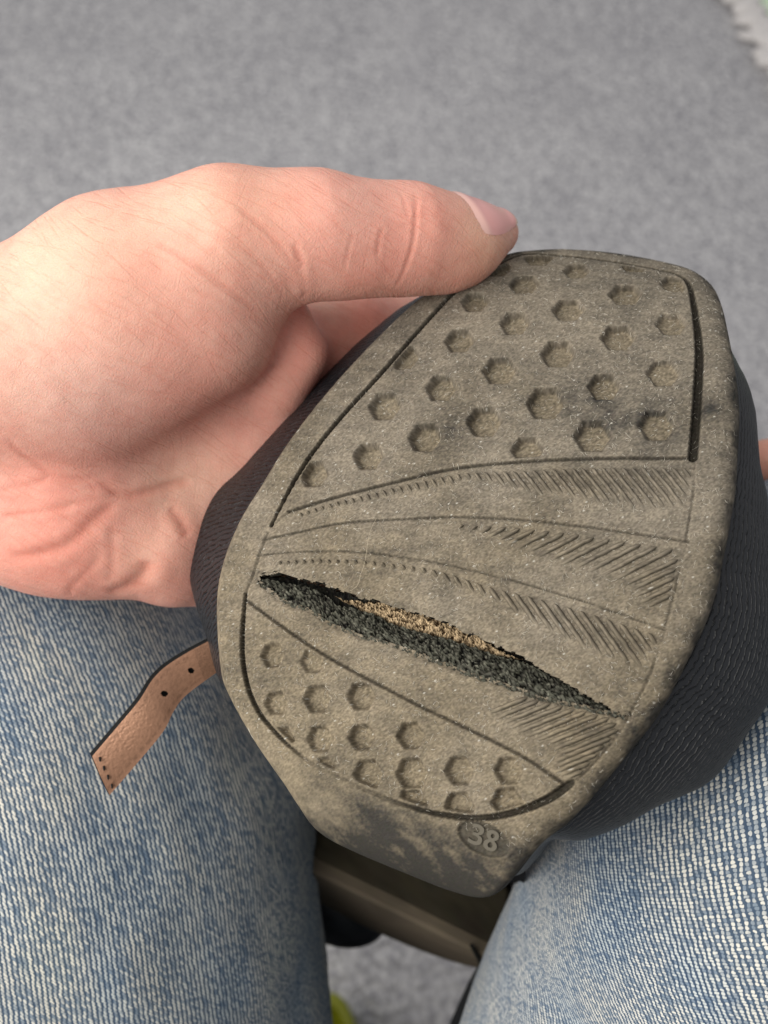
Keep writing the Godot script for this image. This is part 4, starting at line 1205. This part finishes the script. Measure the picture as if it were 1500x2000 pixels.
func denim() -> StandardMaterial3D:
	# slanting wales made of pale worn floats with blue showing between; 24 wales of 1 mm
	const S := 768
	const W := 20
	var per := S / float(W)
	var rows := 32
	var im := Image.create(S, S, false, Image.FORMAT_RGB8)
	var hm := Image.create(S, S, false, Image.FORMAT_RGB8)
	var slub := []
	for i in W * rows: slub.append(rng.randf())
	var wslub := []
	for i in W: wslub.append(rng.randf_range(-0.5, 0.5))
	var mott := FastNoiseLite.new()
	mott.frequency = 0.012
	mott.fractal_octaves = 3
	var mi := mott.get_seamless_image(S, S)
	for y in S:
		for x in S:
			var m := mi.get_pixel(x, y).r - 0.5
			var fx := x / per + 0.34 * m + 0.05 * sin(y * TAU / 96.0) + 0.10 * (mi.get_pixel((x * 4) % S, (y * 4) % S).r - 0.5)
			var wi := int(floor(fx))
			var lx := fx - wi - 0.5
			# each float leans across its wale
			var fy := y / float(S) * rows + wi * 0.37 + lx * 1.5
			var ri := int(floor(fy))
			var ly := fy - ri - 0.5
			var id := posmod(wi, W) * rows + posmod(ri, rows)
			var d := pow(absf(lx) / 0.31, 2.2) + pow(absf(ly) / 0.47, 2.6)
			var s: float = slub[id]
			var top := clampf(1.25 - d, 0, 1)
			var fade := clampf(0.50 + 0.85 * (s - 0.5) + 0.32 * m + 0.30 * wslub[posmod(wi, W)], 0, 1)
			var thread := Color(0.21, 0.265, 0.33).lerp(Color(0.68, 0.68, 0.64), sm(0.0, 0.75, fade))
			var gap := Color(0.032, 0.062, 0.115).lerp(Color(0.13, 0.172, 0.225), clampf(0.4 + 0.4 * m, 0, 1))
			var c := gap.lerp(thread, sm(0.0, 0.5, top))
			var hsh := fmod(absf(sin(x * 12.9898 + y * 78.233) * 43758.5453), 1.0)
			c *= 0.90 + 0.2 * hsh
			im.set_pixel(x, y, c.linear_to_srgb())
			var g := clampf(sqrt(top) * 0.9 + 0.1 * hsh, 0, 1)
			hm.set_pixel(x, y, Color(g, g, g))
	hm.bump_map_to_normal_map(3.0)
	var m := rough(Color.WHITE, 0.92, 0.15, true)
	m.albedo_texture = ImageTexture.create_from_image(im)
	m.normal_enabled = true
	m.normal_texture = ImageTexture.create_from_image(hm)
	m.normal_scale = 0.9
	m.rim_enabled = true
	m.rim = 0.25
	return m

func build_leg(rows: Array, mat: Material, turn: float, seed_at: float, wale: float, tone: Color, called: String, label: String) -> void:
	var p := spline3(rows, 2.4)
	var n := p.size()
	var cols := 220
	var v := PackedVector3Array()
	var uv := PackedVector2Array()
	var c := PackedColorArray()
	var run := 0.0
	var side := Vector3(1, 0, 0)
	for i in n:
		var o := v3(p[i])
		var d := (v3(p[mini(i + 1, n - 1)]) - v3(p[maxi(i - 1, 0)])).normalized()
		if i > 0: run += o.distance_to(v3(p[i - 1]))
		side = (side - d * side.dot(d)).normalized()
		var b := d.cross(side)
		var r: float = p[i][3]
		for k in cols + 1:
			var g := float(k % cols) / cols * TAU
			var dir := side * cos(g) + b * sin(g)
			var q := o + dir * r
			var fold := 1.6 * n_big.get_noise_3dv(q * 0.6 + Vector3(seed_at, 0, 0)) + 0.5 * n_mid.get_noise_3dv(q * 0.25)
			q += dir * fold
			v.append(q * MM)
			var w := Vector2(float(k) / cols * TAU * 80.0, run).rotated(turn) / 24.0 * wale
			uv.append(w)
			var f := 0.5 + 0.9 * n_mid.get_noise_3d(w.x * 9.0 + seed_at, w.y * 5.0, 0.0) + 0.8 * n_big.get_noise_3d(w.x * 14.0, w.y * 14.0, seed_at)
			c.append(tone * Color(0.76, 0.84, 0.93).lerp(Color(1.06, 1.035, 1.0), clampf(f, 0, 1)))
	var t := grid_tris(n, cols + 1)
	tag(put(called, make(v, t, c, uv), mat, person), label)

func build_torso() -> void:     # the sitter's own body behind the camera keeps the room's light off the lap
	var v := PackedVector3Array()
	var lv := [[-0.46, 0.20, 0.02, 0.02], [-0.45, 0.21, 0.17, 0.11], [-0.36, 0.22, 0.185, 0.13], [-0.2, 0.24, 0.165, 0.115], [0.0, 0.255, 0.175, 0.115], [0.18, 0.265, 0.19, 0.11], [0.27, 0.265, 0.15, 0.085], [0.31, 0.265, 0.06, 0.055], [0.33, 0.265, 0.05, 0.05]]
	for r in lv:
		for i in 40:
			var g := i / 40.0 * TAU
			v.append(Vector3(cos(g) * float(r[2]), float(r[0]), float(r[1]) + sin(g) * float(r[3])))
	put("shirt", make(v, grid_tris(lv.size(), 40, true, true)), rough(Color(0.10, 0.105, 0.12), 0.95, 0.15), person)

# ---------------------------------------------------------------- surroundings
func build_floor() -> void:
	const S := 1024
	var a := FastNoiseLite.new()
	a.frequency = 0.026
	a.fractal_octaves = 4
	a.fractal_gain = 0.65
	a.seed = 3
	var b := FastNoiseLite.new()
	b.frequency = 0.09
	b.seed = 4
	b.fractal_octaves = 2
	var ia := a.get_seamless_image(S, S)
	var ib := b.get_seamless_image(S, S)
	var cc := FastNoiseLite.new()
	cc.frequency = 0.006
	cc.seed = 9
	var ic := cc.get_seamless_image(S, S)
	var im := Image.create(S, S, false, Image.FORMAT_RGB8)
	for y in S:
		for x in S:
			var k := 0.5 + (ia.get_pixel(x, y).r - 0.5) * 0.75 + (ib.get_pixel(x, y).r - 0.5) * 1.8 + (ic.get_pixel(x, y).r - 0.5) * 0.35
			var c := Color(0.29, 0.284, 0.302).lerp(Color(0.57, 0.56, 0.56), clampf(k, 0, 1))
			im.set_pixel(x, y, c.linear_to_srgb())
	var m := rough(Color.WHITE, 0.97, 0.1)
	m.albedo_texture = ImageTexture.create_from_image(im)
	m.uv1_scale = Vector3(7, 7, 7)
	m.normal_enabled = true
	m.normal_texture = noise_normal(0.12, 512, 6.0)
	m.normal_scale = 0.6
	var pm := PlaneMesh.new()
	pm.size = Vector2(6, 6)
	tag(put("carpet_floor", pm, m, self), "grey flecked carpet floor", "", "", "structure")

func floor_at(px: float, py: float, up := 0.0) -> Vector3:     # where the line of sight through that place meets the floor
	var f := 1000.0 / tan(deg_to_rad(27.5))
	var d := Basis.from_euler(Vector3(deg_to_rad(-62), 0, 0)) * Vector3((px - 750) / f, (1000 - py) / f, -1)
	return EYE + d * ((up - EYE.y) / d.y)

func build_rug() -> void:
	# pale green mat with a tufted off-white border
	var rug := Node3D.new()
	rug.name = "rug"
	var c := floor_at(1500, 20)
	rug.position = Vector3(c.x, 0, c.z)
	add_child(rug)
	tag(rug, "pale green mat with shaggy off-white edging on the carpet, top right corner", "rug")
	var e := (floor_at(1500, 115) - floor_at(1428, 0)).normalized()
	var s := Vector3(-e.z, 0, e.x)
	if s.x < 0: s = -s
	var a := floor_at(1483, 40)
	var top := [a - e * 0.5 + s * 0.01, a + e * 0.5 + s * 0.01, a + e * 0.5 + s * 0.7, a - e * 0.5 + s * 0.7]
	var v := PackedVector3Array()
	for h in [0.012, 0.0005]:
		for p in top: v.append(Vector3(p.x - c.x, h, p.z - c.z))
	var t := PackedInt32Array([0, 2, 1, 0, 3, 2])
	for i in 4:
		var j := (i + 1) % 4
		t.append_array([i, i + 4, j, j, i + 4, j + 4])
	put("mat", make(v, t), rough(Color(0.62, 0.78, 0.55), 0.95), rug)
	var cream := rough(Color(0.66, 0.63, 0.61), 0.97)
	for q in 110:
		if rng.randf() < 0.22: continue
		var p := a + e * ((q - 55) * 0.009 + rng.randf_range(-0.008, 0.008)) - s * rng.randf_range(-0.012, 0.024) - c
		var tv := PackedVector3Array()
		var r := rng.randf_range(0.007, 0.016)
		var out := -s + e * rng.randf_range(-0.5, 0.5)
		for j in 9:
			var x := j / 8.0
			var o := p + out * (x - 0.3) * 0.05
			var w := r * sqrt(maxf(0.0, 1.0 - pow(2.0 * x - 1.0, 2.0) * 0.98))
			var cr := out.cross(Vector3.UP).normalized()
			for i in 10:
				var g := i / 10.0 * TAU
				var lump := 1.0 + 0.25 * n_fine.get_noise_3d(q * 7.0 + cos(g) * 3, sin(g) * 3, x * 9)
				tv.append(Vector3(o.x, 0.0105, o.z) + (cr * cos(g) + Vector3.UP * sin(g) * 0.75) * w * lump)
		put("tuft", make(tv, grid_tris(9, 10, true)), cream, rug)

func build_lime() -> void:
	# only the corner of it shows between the legs
	var c := floor_at(635, 2020)
	var b := Node3D.new()
	b.name = "storage_box"
	b.position = Vector3(c.x, 0, c.z)
	add_child(b)
	tag(b, "lime yellow plastic box on the carpet between the legs, mostly hidden by the left one", "box")
	var k0 := floor_at(661, 1940, 0.05) - c
	var k1 := floor_at(694, 2040, 0.05) - c
	var e := Vector3(k1.x - k0.x, 0, k1.z - k0.z).normalized()
	var s := Vector3(-e.z, 0, e.x)
	if s.x > 0: s = -s
	var pm := rough(Color(0.20, 0.21, 0.007), 0.45, 0.5)
	var outline := func(gr: float, h: float) -> PackedVector3Array:
		var o := PackedVector3Array()
		var cen := Vector3(k0.x, 0, k0.z) + e * 0.10 + s * 0.07
		for i in 32:
			var g := i / 32.0 * TAU
			var x := signf(cos(g)) * pow(absf(cos(g)), 0.22)
			var y := signf(sin(g)) * pow(absf(sin(g)), 0.22)
			o.append(cen + e * x * (0.10 + gr) + s * y * (0.07 + gr) + Vector3.UP * h)
		return o
	var shell := PackedVector3Array()
	for r in [[-0.012, 0.0005], [-0.008, 0.002], [0.0, 0.046], [0.0025, 0.047], [0.0025, 0.05], [-0.001, 0.051], [-0.003, 0.048], [-0.011, 0.004], [-0.06, 0.003]]: shell.append_array(outline.call(r[0], r[1]))
	put("tub", make(shell, grid_tris(9, 32, true, true)), pm, b)
	var hv := PackedVector3Array()
	for r in [[0.0025, 0.043], [0.006, 0.044], [0.006, 0.049], [0.0025, 0.05]]: hv.append_array(outline.call(r[0], r[1]))
	put("lip", make(hv, grid_tris(4, 32, true, true)), pm, b)

func build_added_sofa() -> void:
	# added seat, unseen by the camera; its front shades the carpet between the legs
	var added_sofa := Node3D.new()
	added_sofa.name = "added_sofa"
	added_sofa.position = Vector3(0, 0, 0.45)
	add_child(added_sofa)
	tag(added_sofa, "added dark grey seat out of view, shading the carpet between the legs", "added_sofa")
	var cloth := rough(Color(0.07, 0.07, 0.075), 0.95, 0.15)
	for part in [["base", Vector3(1.7, 0.30, 0.76), Vector3(0, 0.20, 0.0)], ["cushion", Vector3(0.84, 0.20, 0.80), Vector3(-0.43, 0.455, -0.01)], ["cushion", Vector3(0.84, 0.20, 0.80), Vector3(0.43, 0.455, -0.01)], ["backrest", Vector3(1.7, 0.55, 0.18), Vector3(0, 0.72, 0.42)]]:
		var s: Vector3 = part[1] * 0.5
		var v := PackedVector3Array()
		for j in 17:
			var ph := (j / 16.0 - 0.5) * PI
			for i in 48:
				var th := i / 48.0 * TAU
				var d := Vector3(cos(th) * cos(ph), sin(ph), sin(th) * cos(ph))
				d = Vector3(signf(d.x) * pow(absf(d.x), 0.25), signf(d.y) * pow(absf(d.y), 0.3), signf(d.z) * pow(absf(d.z), 0.25))
				v.append((part[2] as Vector3) + d * s)
		put(part[0], make(v, grid_tris(17, 48, true, true)), cloth, added_sofa)
	for x in [-0.75, 0.75]:
		for z in [-0.3, 0.3]:
			var c := CylinderMesh.new()
			c.top_radius = 0.025
			c.bottom_radius = 0.018
			c.height = 0.06
			var o := put("leg", c, cloth, added_sofa)
			o.position = Vector3(x, 0.03, z)

func _ready() -> void:
	rng.seed = 11
	n_fine.seed = 1; n_fine.frequency = 0.25; n_fine.fractal_octaves = 2
	n_mid.seed = 2; n_mid.frequency = 0.16; n_mid.fractal_octaves = 3
	n_big.seed = 3; n_big.frequency = 0.030; n_big.fractal_octaves = 3
	# camera, room light, window
	var cam := Camera3D.new()
	cam.name = "camera"
	cam.fov = 55.0
	cam.near = 0.02
	cam.far = 60.0
	cam.position = EYE
	cam.rotation_degrees = Vector3(-62, 0, 0)
	var at := CameraAttributesPhysical.new()
	at.frustum_focal_length = 23.05
	at.frustum_focus_distance = 0.203
	at.exposure_aperture = 9.5
	at.frustum_near = 0.02
	at.frustum_far = 60.0
	cam.attributes = at
	add_child(cam)
	cam.current = true
	var we := WorldEnvironment.new()
	we.name = "environment"
	var env := Environment.new()
	env.background_mode = Environment.BG_COLOR
	env.background_color = Color(0.325, 0.325, 0.335).linear_to_srgb()
	env.tonemap_mode = Environment.TONE_MAPPER_LINEAR
	env.tonemap_exposure = 1.4
	env.sdfgi_enabled = true
	env.ssao_enabled = true
	env.ssil_enabled = true
	we.environment = env
	add_child(we)
	var win := AreaLight3D.new()
	win.name = "window_light"
	win.area_size = Vector2(1.5, 1.5)
	win.area_normalize_energy = true
	win.light_energy = 2.4
	win.light_color = Color(1.0, 0.985, 0.96)
	win.shadow_enabled = true
	win.area_range = 8.0
	win.area_attenuation = 2.0
	add_child(win)
	var target := Vector3(0, 0.78, -0.12)
	win.look_at_from_position(target + Vector3(-0.64, 0.62, 0.24).normalized() * 1.15, target, Vector3.UP)

	build_floor()
	build_added_sofa()
	rubber = rough(Color.WHITE, 0.93, 0.22, true)
	person = Node3D.new()
	person.name = "person"
	person.position = EYE
	add_child(person)
	tag(person, "seated person in faded blue jeans gripping the sandal by its toe", "person")
	var dm := denim()
	build_leg(LEGL, dm, -0.06, 10.0, 1.0, Color(0.97, 0.95, 0.91), "trouser_leg", "left leg of the jeans, under the copper strap")
	build_leg(LEGR, dm, -1.02, 50.0, 1.36, Color(0.88, 0.88, 0.88), "trouser_leg", "right leg of the jeans, paler, in the window light")
	build_torso()
	build_hand()
	sandal = Node3D.new()
	sandal.name = "sandal"
	sandal.transform = Transform3D(Basis(SX, SY, SZ), SO)
	add_child(sandal)
	tag(sandal, "worn black leather sandal held sole up, its dusty sole torn across", "sandal")
	build_outsole()
	build_strap()
	build_heel()
	build_rug()
	build_lime()
